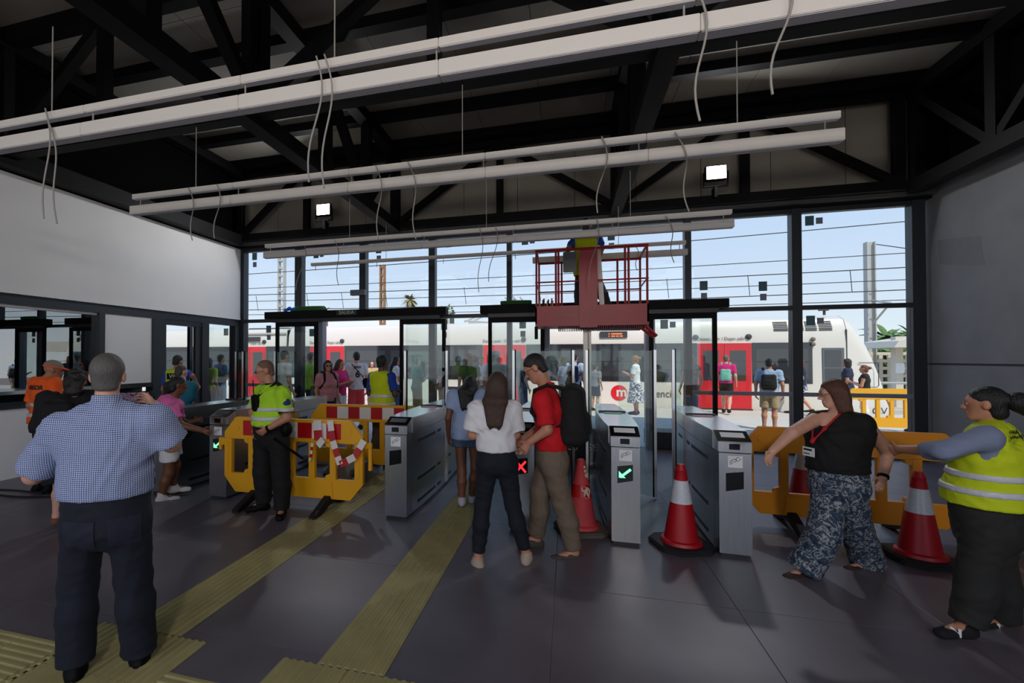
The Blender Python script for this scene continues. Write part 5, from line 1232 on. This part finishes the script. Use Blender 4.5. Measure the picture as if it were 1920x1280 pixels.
# --- worker in orange
p = Person(84, 922, 1.71, 60, 'worker in orange high-visibility shirt and cap at the office window', res=.011, skin='olive', head=(25, -12), w=1.12, sh=1.05, pose=dict(head=('p', 100, 694, 0)))
p.trousers(NAVY, tk=.03, ta=.04); p.shirt(HVO, sleeve=.42, hem=.90, t=.025, te=.035, low=.02, bands=((.99, 1.035, RB), (1.12, 1.165, RB))); p.shoes(M['black'], M['rubber'])
A = p.hax; cp_ = Solid().ell(p.hp(0, -.012, .05), A, np.array([.088, .106, .085])*p.hs).seg(p.hp(0, .09, .045), p.hp(0, .155, .03), (.065, .008), lat=A[0]); cp_.cut(tuple(-A[2]), float(-np.dot(A[2], p.hp(0, 0, .03))))
cb_ = cp_.build('cap', cloth('cap_khaki', (140, 128, 110)), p.root, .009); cp_.inflate(.003).cut(tuple(A[2]), float(np.dot(A[2], p.hp(0, 0, .052)))).build('cap_band', cloth('cap_orange', (240, 96, 60)), cb_, .008)
p.decal('VIASOR', .075, p.L(0, -.1, 1.36), M['ink'], 'back_print')
# --- worker with yellow vest by the office door
p = Person(332, 840, 1.75, 25, 'worker in yellow vest with black panel on the back by the office door', res=.014, skin='olive', w=1.1, head=(20, -10), pose=dict(rw=('p', 371, 722, .2), re=('p', 360, 704, 0)))
p.trousers(BLK); p.shirt(cloth('royal_blue', (34, 74, 170)), sleeve=.4, hem=.95, t=.012); p.vest(HV, bands=((.95, 1.0), (1.08, 1.13))); p.hair('short', HAIR['black']); p.shoes(M['black'])
q = p.L(0, -.1, 1.36); bx_ = MB().prism([(-.12, -.055), (.16, -.055), (.16, .055), (-.12, .055)], Vector(p.L(0, -.165, 1.36)), Vector(p.r), Z, Vector(p.f)*.03).build('back_panel', M['black'], p.lastobj); text('VIL', 'back_lettering', .1, p.L(-.01, -.168, 1.36), Vector(p.r), Z, M['paper'], p.lastobj)
# --- bald person in teal
p = Person(343, 885, 1.60, 40, 'bald man in teal shirt mostly hidden behind the woman in pink', res=.014, skin='fair', head=(10, -10), pose=dict(rw=('p', 362, 742, .1), re=('p', 358, 762, .0), head=('p', 340, 698, 0)))
p.trousers(NAVY); p.shirt(cloth('teal', (30, 110, 130)), sleeve=.35); p.hair('stubble', HAIR['greydark']); p.shoes(M['black'])
# --- woman in pink at the turnstile
p = Person(316, 935, 1.55, 88, 'woman in pink t-shirt and white shorts tapping a turnstile', res=.009, w=1.12, limb=1.22, bust=.06, hips=1.15, skin='brown', head=(0, -8), fingers=True, eyes=True,
    pose=dict(head=('p', 335, 722, 0), neck=('p', 325, 752, .0), rs=('p', 323, 768, -.15), ls=('p', 330, 768, .15), re=('p', 338, 797, -.18), rw=('p', 377, 806, -.14), rf=('p', 396, 812, -.14), le=('p', 345, 795, .2), lw=('p', 362, 790, .22),
              lk=('p', 328, 872, .07), rk=('p', 317, 885, -.05), ra=('p', 303, 930, -.06), la=('p', 325, 912, .12)))
p.trousers(WHT, frac=.36, t=.018, tk=.035, waist=1.04, name='shorts'); p.shirt(cloth('pink', (226, 110, 168)), sleeve=.3, hem=.96, t=.012); p.hair('ponytail', HAIR['black']); p.shoes(cloth('trainer_white', (206, 202, 200), .2), M['paper'], h=.055)
bg_ = MB().sphere(p.L(.10, .18, .90), .1, 12, 8, (.9, .9, .8)); tag(bg_.build('handbag', M['black'], smooth=True), 'black handbag hanging in front of the woman in pink', 'bag')
# --- security guard
p = Person(500, 962, 1.71, -112, 'bald security guard in lime yellow shirt and black trousers standing by the barrier', res=.009, w=1.28, limb=1.12, belly=.05, hips=1.05, skin='tan', head=(14, -14), fingers=True, eyes=True, sh=1.05,
    pose=dict(head=('p', 496, 695, 0), neck=('p', 508, 722, 0), chest=('p', 510, 752, 0), waist=('p', 510, 790, 0), pel=('p', 508, 812, 0), ls=('p', 530, 735, -.16), rs=('p', 490, 732, .16), le=('p', 538, 783, -.17), lw=('p', 503, 803, -.26), lf=('p', 478, 818, -.24), re=('p', 474, 772, .2), rw=('p', 482, 805, .0), rf=('p', 480, 818, -.06),
              lh=('p', 524, 826, -.06), rh=('p', 494, 826, .06), lk=('p', 527, 885, -.06), rk=('p', 491, 885, .05), la=('p', 528, 955, -.06), ra=('p', 494, 942, .06), lt=('p', 525, 969, -.2), rt=('p', 472, 955, .02)))
p.trousers(BLK, t=.018, tk=.035, ta=.045, waist=1.08, frac=.99); p.shirt(HVG, sleeve=.4, hem=.99, t=.016, te=.03, bands=((1.055, 1.10, RB), (1.16, 1.20, RB)))
g_ = p.lastobj
sc0 = Solid(); p.arms(sc0, .02, .4, .034, 'l'); a_, b_ = p.J['ls'], p.J['le']; d_ = unit(b_-a_); sc0.cut(tuple(-d_), float(-np.dot(d_, a_+(b_-a_)*.70))).build('sleeve_cuff', BLK, g_, .009)
bd = Solid().ell(a_+(b_-a_)*.42-p.r*.055, np.array([p.r, p.f, p.u]), np.array([.025, .045, .055])); bd.build('arm_badge', cloth('badge_blue', (40, 60, 120)), g_, .008)
Solid().seg(p.J['ls']*.6+p.J['neck']*.4+p.u*.065, p.J['ls']+p.u*.052, (.028, .014), lat=p.f).build('epaulette', BLK, g_, .008)
Solid().seg(p.J['neck']-p.u*.02, p.J['neck']+p.u*.03, .072, .066, flat=True).ell(p.J['neck']+p.u*.05, np.eye(3), np.array([.058, .058, .06]), sub=True).build('collar', BLK, g_, .007)
p.hair('stubble', mat('stubble', (120, 88, 72), .8)); p.glasses(); p.shoes(M['black'], M['rubber'], h=.05)
hr = Solid().seg(p.J['chest']+p.f*.17+p.r*.02-p.u*.07, p.J['chest']+p.f*.18+p.r*.02+p.u*.05, (.075, .035), lat=p.r); r_ = empty('radio_pouch', tuple(map(float, p.J['chest']+p.f*.17)), label='black radio harness strapped to the guard\'s chest', cat='radio harness'); hr.build('pouch', M['black'], r_, .009)
MB().tube([p.J['chest']+p.f*.2+p.u*.08, p.J['chest']+p.f*.21+p.u*.24], .005, 6).build('aerial', M['black'], r_)
so = Solid()
for i_, (a0, b0) in enumerate(((p.J['chest']+p.f*.16+p.u*.04, p.J['ls']*.5+p.J['neck']*.5+p.u*.075), (p.J['chest']+p.f*.14-p.u*.10, p.J['chest']-p.r*.21-p.u*.10), (p.J['chest']+p.f*.16+p.u*.04, p.J['rs']*.5+p.J['neck']*.5+p.u*.07))): so.seg(a0, b0, .014)
so.build('harness_strap', M['black'], r_, .009)
bl = Solid(); bl.seg(p.J['waist']-p.u*.03, p.J['waist']-p.u*.075, (.142*p.w*p.sc+.035, .16*p.sc+.03), lat=p.plat, flat=True, flata=True); bl.build('duty_belt', BLK, p.root, .01)
MB().sphere(p.J['waist']-p.r*.24-p.f*.06-p.u*.06, .075, 10, 8, (.8, .9, 1.1)).build('belt_pouch', M['black'], p.root, smooth=True)
o = MB().tube([p.J['pel']-p.r*.22+p.f*.06-p.u*.02, p.J['pel']-p.r*.26-p.f*.25-p.u*.27], .014, 8).build('baton', M['black']); tag(o, 'black baton hanging from the guard\'s belt', 'baton')
MB().lathe([(.034, -.014), (.036, 0), (.034, .014)], 16).xf(Matrix.Translation(Vector(p.J['lw'])) @ Vector(p.J['lf']).to_track_quat('Z', 'Y').to_matrix().to_4x4()).build('wristwatch', M['black'], p.root, smooth=True)
# --- woman in light blue
p = Person(876, 948, 1.57, 5, 'woman with long black hair in light blue top walking through the gate', res=.011, skin='brown', w=.98, hips=1.05, head=(-10, 0), pose=dict(head=('p', 882, 722, 0), la=('p', 866, 935, -.08), lk=('p', 866, 885, -.03), ra=('p', 884, 930, .15)))
p.trousers(JEAN, frac=.17, t=.02, tk=.03, name='shorts'); p.shirt(cloth('light_blue', (150, 168, 204)), sleeve=.3, hem=.86, t=.022, low=.01); p.hair('long', HAIR['black']); p.shoes(cloth('trainer_grey', (176, 176, 186), .2), cloth('coral_sole', (220, 120, 110)))
# --- woman in the white shirt
p = Person(940, 1056, 1.63, 4, 'woman with brown hair in white blouse and navy trousers seen from behind', res=.009, skin='tan', w=1.0, limb=1.0, hips=1.05, head=(4, 2), fingers=True, sh=1.08,
    pose=dict(head=('p', 933, 722, 0), neck=('p', 930, 750, 0), chest=('p', 927, 790, 0), waist=('p', 930, 830, 0), pel=('p', 931, 858, 0), ls=('p', 893, 765, 0), rs=('p', 962, 765, 0), le=('p', 886, 815, .02), lw=('p', 905, 822, .22), re=('p', 966, 815, .03), rw=('p', 960, 822, .24), lh=('p', 914, 870, 0), rh=('p', 950, 870, 0),
              lk=('p', 905, 945, .03), rk=('p', 961, 945, .03), la=('p', 896, 1050, -.02), ra=('p', 987, 1040, .02), lt=('p', 886, 1062, .08), rt=('p', 993, 1050, .16)))
p.trousers(cloth('midnight', (14, 17, 30)), t=.012, tk=.014, ta=.018, waist=1.06, frac=.93); p.shirt(WHT, sleeve=.40, hem=1.0, t=.02, te=.05, low=0); p.hair('long', HAIR['brown']); p.shoes(cloth('trainer_beige', (176, 158, 138), .2), cloth('sole_pale', (206, 196, 184)))
# --- man in red with backpack
p = Person(1042, 1038, 1.77, -84, 'man in red polo shirt and taupe trousers bending over the turnstile', res=.009, skin='tan', w=1.08, limb=1.05, hips=1.0, head=(0, -32), fingers=True, eyes=True,
    pose=dict(head=('p', 1003, 690, 0), neck=('p', 1024, 722, 0), chest=('p', 1030, 770, 0), waist=('p', 1033, 822, 0), pel=('p', 1033, 855, 0), ls=('p', 1016, 748, -.16), rs=('p', 1024, 745, .17), le=('p', 1026, 806, -.2), lw=('p', 994, 828, -.16), lf=('p', 979, 846, -.14), re=('p', 1014, 800, .22), rw=('p', 985, 820, .16),
              lh=('p', 1036, 868, -.09), rh=('p', 1030, 868, .09), lk=('p', 1055, 945, -.06), rk=('p', 1012, 925, .09), la=('p', 1077, 1036, -.04), ra=('p', 1005, 1010, .16), lt=('p', 1048, 1047, -.06), rt=('p', 985, 1018, .14)))
p.trousers(TAUPE, t=.014, tk=.026, ta=.035, waist=1.05, frac=.95); p.shirt(cloth('red', (200, 12, 26)), sleeve=.42, hem=.90, t=.018, te=.03, low=.0); g_ = p.lastobj
Solid().seg(p.J['neck']-p.u*.02, p.J['neck']+p.u*.035-p.f*.01, .07, .064, flat=True).ell(p.J['neck']+p.u*.06, np.eye(3), np.array([.056, .056, .06]), sub=True).build('collar', MATS['cloth_red'], g_, .007)
p.hair('short', HAIR['dark']); p.glasses(); p.shoes(cloth('suede', (70, 64, 58), .2), M['rubber'], low=True)
p.backpack(BLK, label='large black backpack on the man in red', W_=.17, D_=.13, z0=.96, z1=1.46, off=.09)
# --- woman in black top with lanyard
PAIS = grad_mat('paisley', [(24, 34, 52), (58, 78, 100), (30, 40, 60), (170, 174, 176), (36, 52, 72)], 'noise', 22, contrast=(.36, .62))
p = Person(1560, 1073, 1.60, -138, 'woman in black sleeveless top with red lanyard walking left', res=.009, skin='fair', w=1.28, limb=1.2, belly=.045, bust=.07, hips=1.12, head=(32, -12), fingers=True, eyes=True, sh=1.08,
    pose=dict(head=('p', 1562, 737, 0), neck=('p', 1572, 773, 0), chest=('p', 1574, 815, 0), waist=('p', 1572, 868, 0), pel=('p', 1572, 905, 0), rs=('p', 1534, 783, .06), ls=('p', 1618, 790, -.08), re=('p', 1484, 812, -.08), rw=('p', 1449, 845, -.14), rf=('p', 1438, 866, -.16), le=('p', 1665, 848, .02), lw=('p', 1656, 893, -.04), lf=('p', 1650, 918, -.08),
              rh=('p', 1554, 925, .04), lh=('p', 1592, 925, -.04), rk=('p', 1545, 1000, -.10), lk=('p', 1607, 1000, .08), ra=('p', 1506, 1068, -.02), la=('p', 1628, 1056, .14), rt=('p', 1484, 1081, -.06), lt=('p', 1598, 1066, .08)))
p.trousers(PAIS, t=.018, tk=.05, ta=.085, waist=1.06, frac=.985); p.shirt(BLK, sleeve=0, hem=.885, t=.022, low=.012, open_neck=.10, name='sleeveless_top'); p.hair('mid', HAIR['auburn']); p.glasses(mat('thin_metal', (120, 110, 100), .3, .8)); p.shoes(cloth('sandal_dark', (54, 38, 30)), low=True)
ln = Solid(); c0 = p.J['chest']+p.f*.215-p.u*.05
for sg in (-1, 1): ln.seg(p.J['neck']+p.r*sg*.055+p.f*.02+p.u*.02, p.J['chest']+p.f*.19+p.r*sg*.05+p.u*.06, .007); ln.seg(p.J['chest']+p.f*.19+p.r*sg*.05+p.u*.06, c0+p.f*.035, .007)
r_ = empty('lanyard', tuple(map(float, c0)), label='red lanyard with white name badge on the woman in black', cat='lanyard'); ln.build('ribbon', cloth('lanyard_red', (190, 24, 34)), r_, .006)
MB().prism([(-.05, -.035), (.05, -.035), (.05, .035), (-.05, .035)], Vector(c0+p.f*.065-p.u*.075), Vector(-p.r), Z, Vector(p.f)*.004).build('name_badge', M['paper'], r_)
MB().prism([(-.04, -.004), (.03, -.004), (.03, .01), (-.04, .01)], Vector(c0+p.f*.0695-p.u*.062), Vector(-p.r), Z, Vector(p.f)*.001).prism([(-.04, -.02), (.01, -.02), (.01, -.012), (-.04, -.012)], Vector(c0+p.f*.0695-p.u*.075), Vector(-p.r), Z, Vector(p.f)*.001).build('badge_print', M['ink'], r_)
MB().lathe([(.036, -.012), (.038, 0), (.036, .012)], 16).xf(Matrix.Translation(Vector(p.J['lw'])) @ Vector(p.J['lf']).to_track_quat('Z', 'Y').to_matrix().to_4x4()).build('wristband', M['black'], p.root, smooth=True)
# --- woman in yellow vest on the right
p = Person(1836, 1182, 1.58, -88, 'woman in yellow vest gripping the arm of the woman in black', res=.009, skin='tan', w=1.3, limb=1.1, belly=.05, bust=.06, hips=1.15, head=(0, -2), fingers=True, eyes=True, curl=1.1,
    pose=dict(head=('p', 1846, 757, 0), neck=('p', 1862, 790, 0), chest=('p', 1862, 850, 0), waist=('p', 1856, 930, 0), pel=('p', 1852, 985, 0), ls=('p', 1850, 818, -.12), rs=('p', 1868, 812, .18), le=('p', 1768, 846, -.06), lw=('p', 1690, 842, .25), lf=('p', 1664, 846, .36), re=('p', 1835, 870, .25), rw=('p', 1800, 905, .3),
              lh=('p', 1846, 1000, -.08), rh=('p', 1862, 1000, .09), lk=('p', 1832, 1080, -.06), rk=('p', 1868, 1075, .1), la=('p', 1812, 1172, -.06), ra=('p', 1880, 1166, .1), lt=('p', 1775, 1186, -.08), rt=('p', 1850, 1172, .06)))
p.trousers(cloth('dark_olive', (34, 34, 32)), t=.02, tk=.04, ta=.05, waist=1.04, frac=.97); p.shirt(cloth('grey_blue', (124, 134, 160)), sleeve=.68, hem=.92, t=.016, te=.022, low=.01); p.vest(HV, hem=.87, t=.034, bands=((.955, 1.0), (1.06, 1.105)), low=.03)
p.hair('bun', HAIR['black']); Solid().ell(p.hp(0, -.15, .02), p.hax, np.array([.05, .055, .06])).seg(p.hp(0, -.16, .0), p.hp(0, -.19, -.07), .04, .02).build('hair_bun', HAIR['black'], p.root, .009)
p.shoes(cloth('trainer_black', (16, 16, 18), .2), cloth('sole_white', (210, 210, 206)), h=.02)
for q_ in 'lr':
    c_ = p.J[q_+'a']*.5+p.J[q_+'t']*.5-p.r*.058-p.u*.0; text('N', 'shoe_letter', .062, c_, -Vector(p.f), Z, M['paper'], p.root, bold=.004)
for k_, w_ in enumerate(('GENERALITAT', 'VALENCIANA')): p.decal(w_, .02, p.J['ls']+p.u*(.03-.03*k_)-p.f*.15-p.r*.1, M['ink'], 'vest_print', dirv=p.r, bold=.0008)
# --- worker in the lift
p = Person(1100, 600, 1.74, 4, 'worker in yellow vest standing in the red lift with head behind a lamp', res=.012, skin='olive', w=1.05, head=(0, 10), depth=7.66, z0=2.25, pose=dict(le=('p', 1066, 466, .0), lw=('p', 1060, 484, .15), re=('p', 1129, 464, .0), rw=('p', 1124, 486, .15), lk=('p', 1088, 535, .05), la=('p', 1085, 575, 0), rk=('p', 1124, 540, 0), ra=('p', 1140, 576, .0)))
p.trousers(cloth('work_grey', (40, 42, 46)), tk=.03, ta=.035); p.shirt(MATS['cloth_royal_blue'], sleeve=.38, hem=.95, t=.012, te=.02); p.vest(HV, hem=.80, bands=()); p.hair('short', HAIR['dark']); p.shoes(M['black'])
# ------------------------------------------------------------------ people beyond the gates
def passer(px, c, top, face, label, skin='tan', hair=('short', 'dark'), top_m=None, bottom=('trousers', None), sleeve=.35, res=.017, **kw):
    H = min(1.9, max(1.5, EYE+(671-top)/880*c))
    p = Person(px, 671+880*EYE/c, H, face, label, res=res, skin=skin, group='people beyond the turnstiles', **kw)
    kind, bm = bottom
    if kind == 'trousers': p.trousers(bm, tk=.025, ta=.03)
    elif kind == 'shorts': p.trousers(bm, frac=.42, tk=.04, name='shorts')
    elif kind == 'skirt': p.skirt(bm)
    elif kind == 'skirt_short': p.skirt(bm, bot=.6, r1=.22)
    if top_m is not None: p.shirt(top_m, sleeve=sleeve, hem=.9, t=.018, te=.025)
    if hair: p.hair(hair[0], HAIR[hair[1]])
    p.shoes(BLK if kind != 'skirt' else cloth('shoe_blue', (60, 60, 110)), low=False)
    return p
WALK = dict(lk=(-.09, .18, .50), la=(-.09, .22, .09), rk=(.09, -.02, .48), ra=(.09, -.28, .13))
CROSS = dict(le=(-.27, .0, 1.13), lw=(.03, .20, 1.16), re=(.27, .0, 1.13), rw=(-.05, .22, 1.12))
PHONE = dict(le=(-.24, .05, 1.12), lw=(-.08, .28, 1.22), re=(.24, .05, 1.12), rw=(.08, .28, 1.22))
PINKD = cloth('dusty_pink', (196, 130, 136)); MAG = cloth('magenta', (206, 30, 110)); LBL = cloth('pale_blue', (156, 178, 206)); KHAKI = cloth('khaki', (172, 148, 112)); CORAL = cloth('coral_red', (222, 74, 82)); TEAL = cloth('mint', (120, 190, 170)); DKB = cloth('dark_blue', (30, 36, 62)); BEIGE = cloth('beige', (190, 160, 120)); GRN = cloth('moss', (74, 100, 48))
p = Person(716, 872, 1.75, 40, 'man in yellow vest and blue t-shirt with folded arms behind the rear barrier', res=.012, skin='dark', w=1.12, sh=1.05, head=(0, 0), pose=dict(CROSS))
p.trousers(cloth('work_brown', (70, 58, 46)), tk=.03, ta=.035); p.shirt(cloth('cobalt', (26, 62, 150)), sleeve=.4, hem=.95, t=.014); p.vest(HV, hem=.85, bands=((.95, 1.0), (1.08, 1.13))); p.hair('short', HAIR['black'], vol=.006); p.shoes(cloth('boot', (64, 52, 42)), h=.1)
p = passer(614, 9.2, 675, 150, 'woman in dusty pink t-shirt and sunglasses with a black shoulder bag', 'tan', ('mid', 'dark'), PINKD, ('trousers', DKB), res=.012, w=1.12, bust=.05, head=(20, 0)); p.sunglasses(); p.backpack(BLK, label='black backpack on the woman with sunglasses', z0=.98, z1=1.36)
passer(637, 10.4, 673, 130, 'woman in magenta top and white trousers beside the woman with sunglasses', 'tan', ('long', 'brown'), MAG, ('trousers', WHT), pose=dict(PHONE))
p = passer(668, 11.2, 659, -12, 'man in white number six jersey and red shorts outside the left door', 'fair', ('short', 'dark'), WHT, ('shorts', CORAL), res=.012); p.decal('6', .22, p.L(0, -.12, 1.24), M['ink'], 'jersey_number', bold=.008); p.decal('JESUS', .07, p.L(0, -.12, 1.40), M['ink'], 'jersey_name')
o = Solid().seg(p.L(-.13, -.135, 1.47), p.L(.17, -.145, 1.12), .012); r_ = empty('crossbody_bag', tuple(map(float, p.L(.2, -.1, 1.0))), label='black crossbody bag of the man in the number six jersey', cat='bag'); o.build('strap', M['black'], r_, .01); Solid().seg(p.L(.2, -.06, 1.1), p.L(.22, -.06, .98), (.06, .09), lat=p.f).build('pouch', M['black'], r_, .012)
passer(742, 12.5, 667, 80, 'woman with long black hair and white t-shirt at the left door edge', 'tan', ('long', 'black'), WHT, ('trousers', JEAN), pose=dict(PHONE))
passer(697, 15.6, 676, 175, 'woman in beige dress standing near the train', 'fair', ('long', 'auburn'), BEIGE, ('skirt_short', BEIGE))
passer(533, 10.6, 657, 60, 'man in white shirt with dark straps behind the guard', 'fair', ('short', 'black'), WHT, ('trousers', DKB))
p = passer(583, 11.2, 660, 70, 'person in lime high-visibility shirt behind the left door mullion', 'fair', ('short', 'grey'), HVG, ('trousers', DKB))
passer(602, 14.5, 668, 90, 'red-haired woman in pale top beside the red train door', 'fair', ('mid', 'red'), WHT, ('trousers', JEAN))
p = passer(880, 11.6, 664, -8, 'woman with curly fair hair and a green and black top', 'fair', ('curly', 'fair'), GRN, ('skirt', cloth('grey_skirt', (110, 120, 150))))
passer(903, 13.6, 668, 190, 'blond man in white shirt next to the man in cap', 'fair', ('short', 'fair'), WHT, ('trousers', NAVY))
p = passer(930, 10.4, 658, 12, 'man in white t-shirt and pale cap outside the middle panes', 'tan', ('short', 'grey'), WHT, ('trousers', GRN)); A = p.hax; cp_ = Solid().ell(p.hp(0, -.01, .05), A, np.array([.09, .108, .085])*p.hs); cp_.cut(tuple(-A[2]), float(-np.dot(A[2], p.hp(0, 0, .03)))); cp_.build('cap', cloth('cap_grey', (150, 160, 165)), p.root, .014)
passer(980, 13.2, 672, 60, 'woman in dark jacket carrying a shopping bag outside the middle panes', 'fair', ('mid', 'fair'), DKB, ('trousers', JEAN))
passer(1056, 12.8, 668, -75, 'woman with fair hair holding up a phone beside the lift mast', 'fair', ('mid', 'fair'), WHT, ('trousers', KHAKI), pose=dict(PHONE))
p = passer(1078, 13.4, 662, 20, 'man with dark hair and blue backpack beside the lift mast', 'tan', ('short', 'black'), LBL, ('trousers', BLK)); p.backpack(DKB, label='dark blue backpack on the man beside the lift mast')
passer(1070, 11.0, 692, -100, 'short woman in brown top in front of the lift mast', 'tan', ('mid', 'brown'), cloth('brown', (120, 84, 58)), ('trousers', JEAN))
FLOR = grad_mat('floral', [(40, 44, 84), (70, 74, 110), (226, 222, 224), (232, 228, 226)], 'noise', 24, contrast=(.46, .58))
p = passer(1192, 14.2, 666, -80, 'woman in white blouse and long floral skirt walking along the train', 'tan', ('bun', 'fair'), WHT, ('skirt', FLOR), pose=dict(PHONE), sleeve=.4)
passer(1116, 15.2, 690, 30, 'person in grey hoodie partly hidden behind the lift mast', 'tan', ('short', 'dark'), cloth('hoodie', (120, 122, 128)), ('shorts', DKB))
p = passer(1296, 12.2, 665, -150, 'woman in dark vest top and jeans at the right door', 'tan', ('long', 'dark'), cloth('plum', (64, 50, 60)), ('trousers', JEAN), sleeve=0)
p = passer(1362, 14.4, 665, 5, 'man in bright pink t-shirt and black shorts walking to the red door', 'fair', ('short', 'grey'), MAG, ('shorts', BLK), pose=dict(WALK)); p.backpack(TEAL, label='mint drawstring bag on the man in pink', W_=.13, D_=.06, z0=.98, z1=1.34)
p = passer(1443, 11.0, 672, 3, 'man in pale blue t-shirt and khaki shorts outside the right panes', 'tan', ('short', 'black'), LBL, ('shorts', KHAKI), res=.012, w=1.2, sh=1.1, belly=.02); p.backpack(BLK, label='black and brown backpack on the man in pale blue', z0=1.0, z1=1.38)
passer(1502, 14.4, 672, -90, 'woman in navy top and flowered skirt walking behind the right mullion', 'fair', ('mid', 'red'), DKB, ('skirt_short', FLOR), pose=dict(WALK))
passer(1590, 13.0, 672, -80, 'woman in navy t-shirt with wavy hair near the train cab', 'tan', ('mid', 'dark'), DKB, ('trousers', JEAN))
passer(1622, 12.2, 684, -85, 'woman in black top with pinned-up hair near the train cab', 'tan', ('bun', 'red'), BLK, ('trousers', WHT), pose=dict(PHONE), sleeve=0)
passer(782, 12.6, 670, 60, 'woman in mint top seen through the glass of the left door', 'fair', ('short', 'grey'), TEAL, ('trousers', KHAKI), pose=dict(PHONE))
passer(828, 13.6, 672, 100, 'woman in dark top seen past the edge of the left door', 'tan', ('mid', 'brown'), DKB, ('trousers', BEIGE))
passer(391, 11.9, 670, 40, 'person in yellow top seen through the glass beside the office', 'tan', ('mid', 'dark'), HV, ('trousers', JEAN))
passer(413, 12.6, 664, 60, 'man in blue shirt seen through the glass beside the office', 'tan', ('short', 'black'), cloth('slate_blue', (70, 92, 130)), ('trousers', LBL), pose=dict(CROSS))
passer(437, 13.6, 666, -80, 'person in dark teal seen through the glass beside the office', 'tan', ('mid', 'dark'), cloth('dark_teal', (60, 90, 100)), ('trousers', DKB), pose=dict(PHONE))
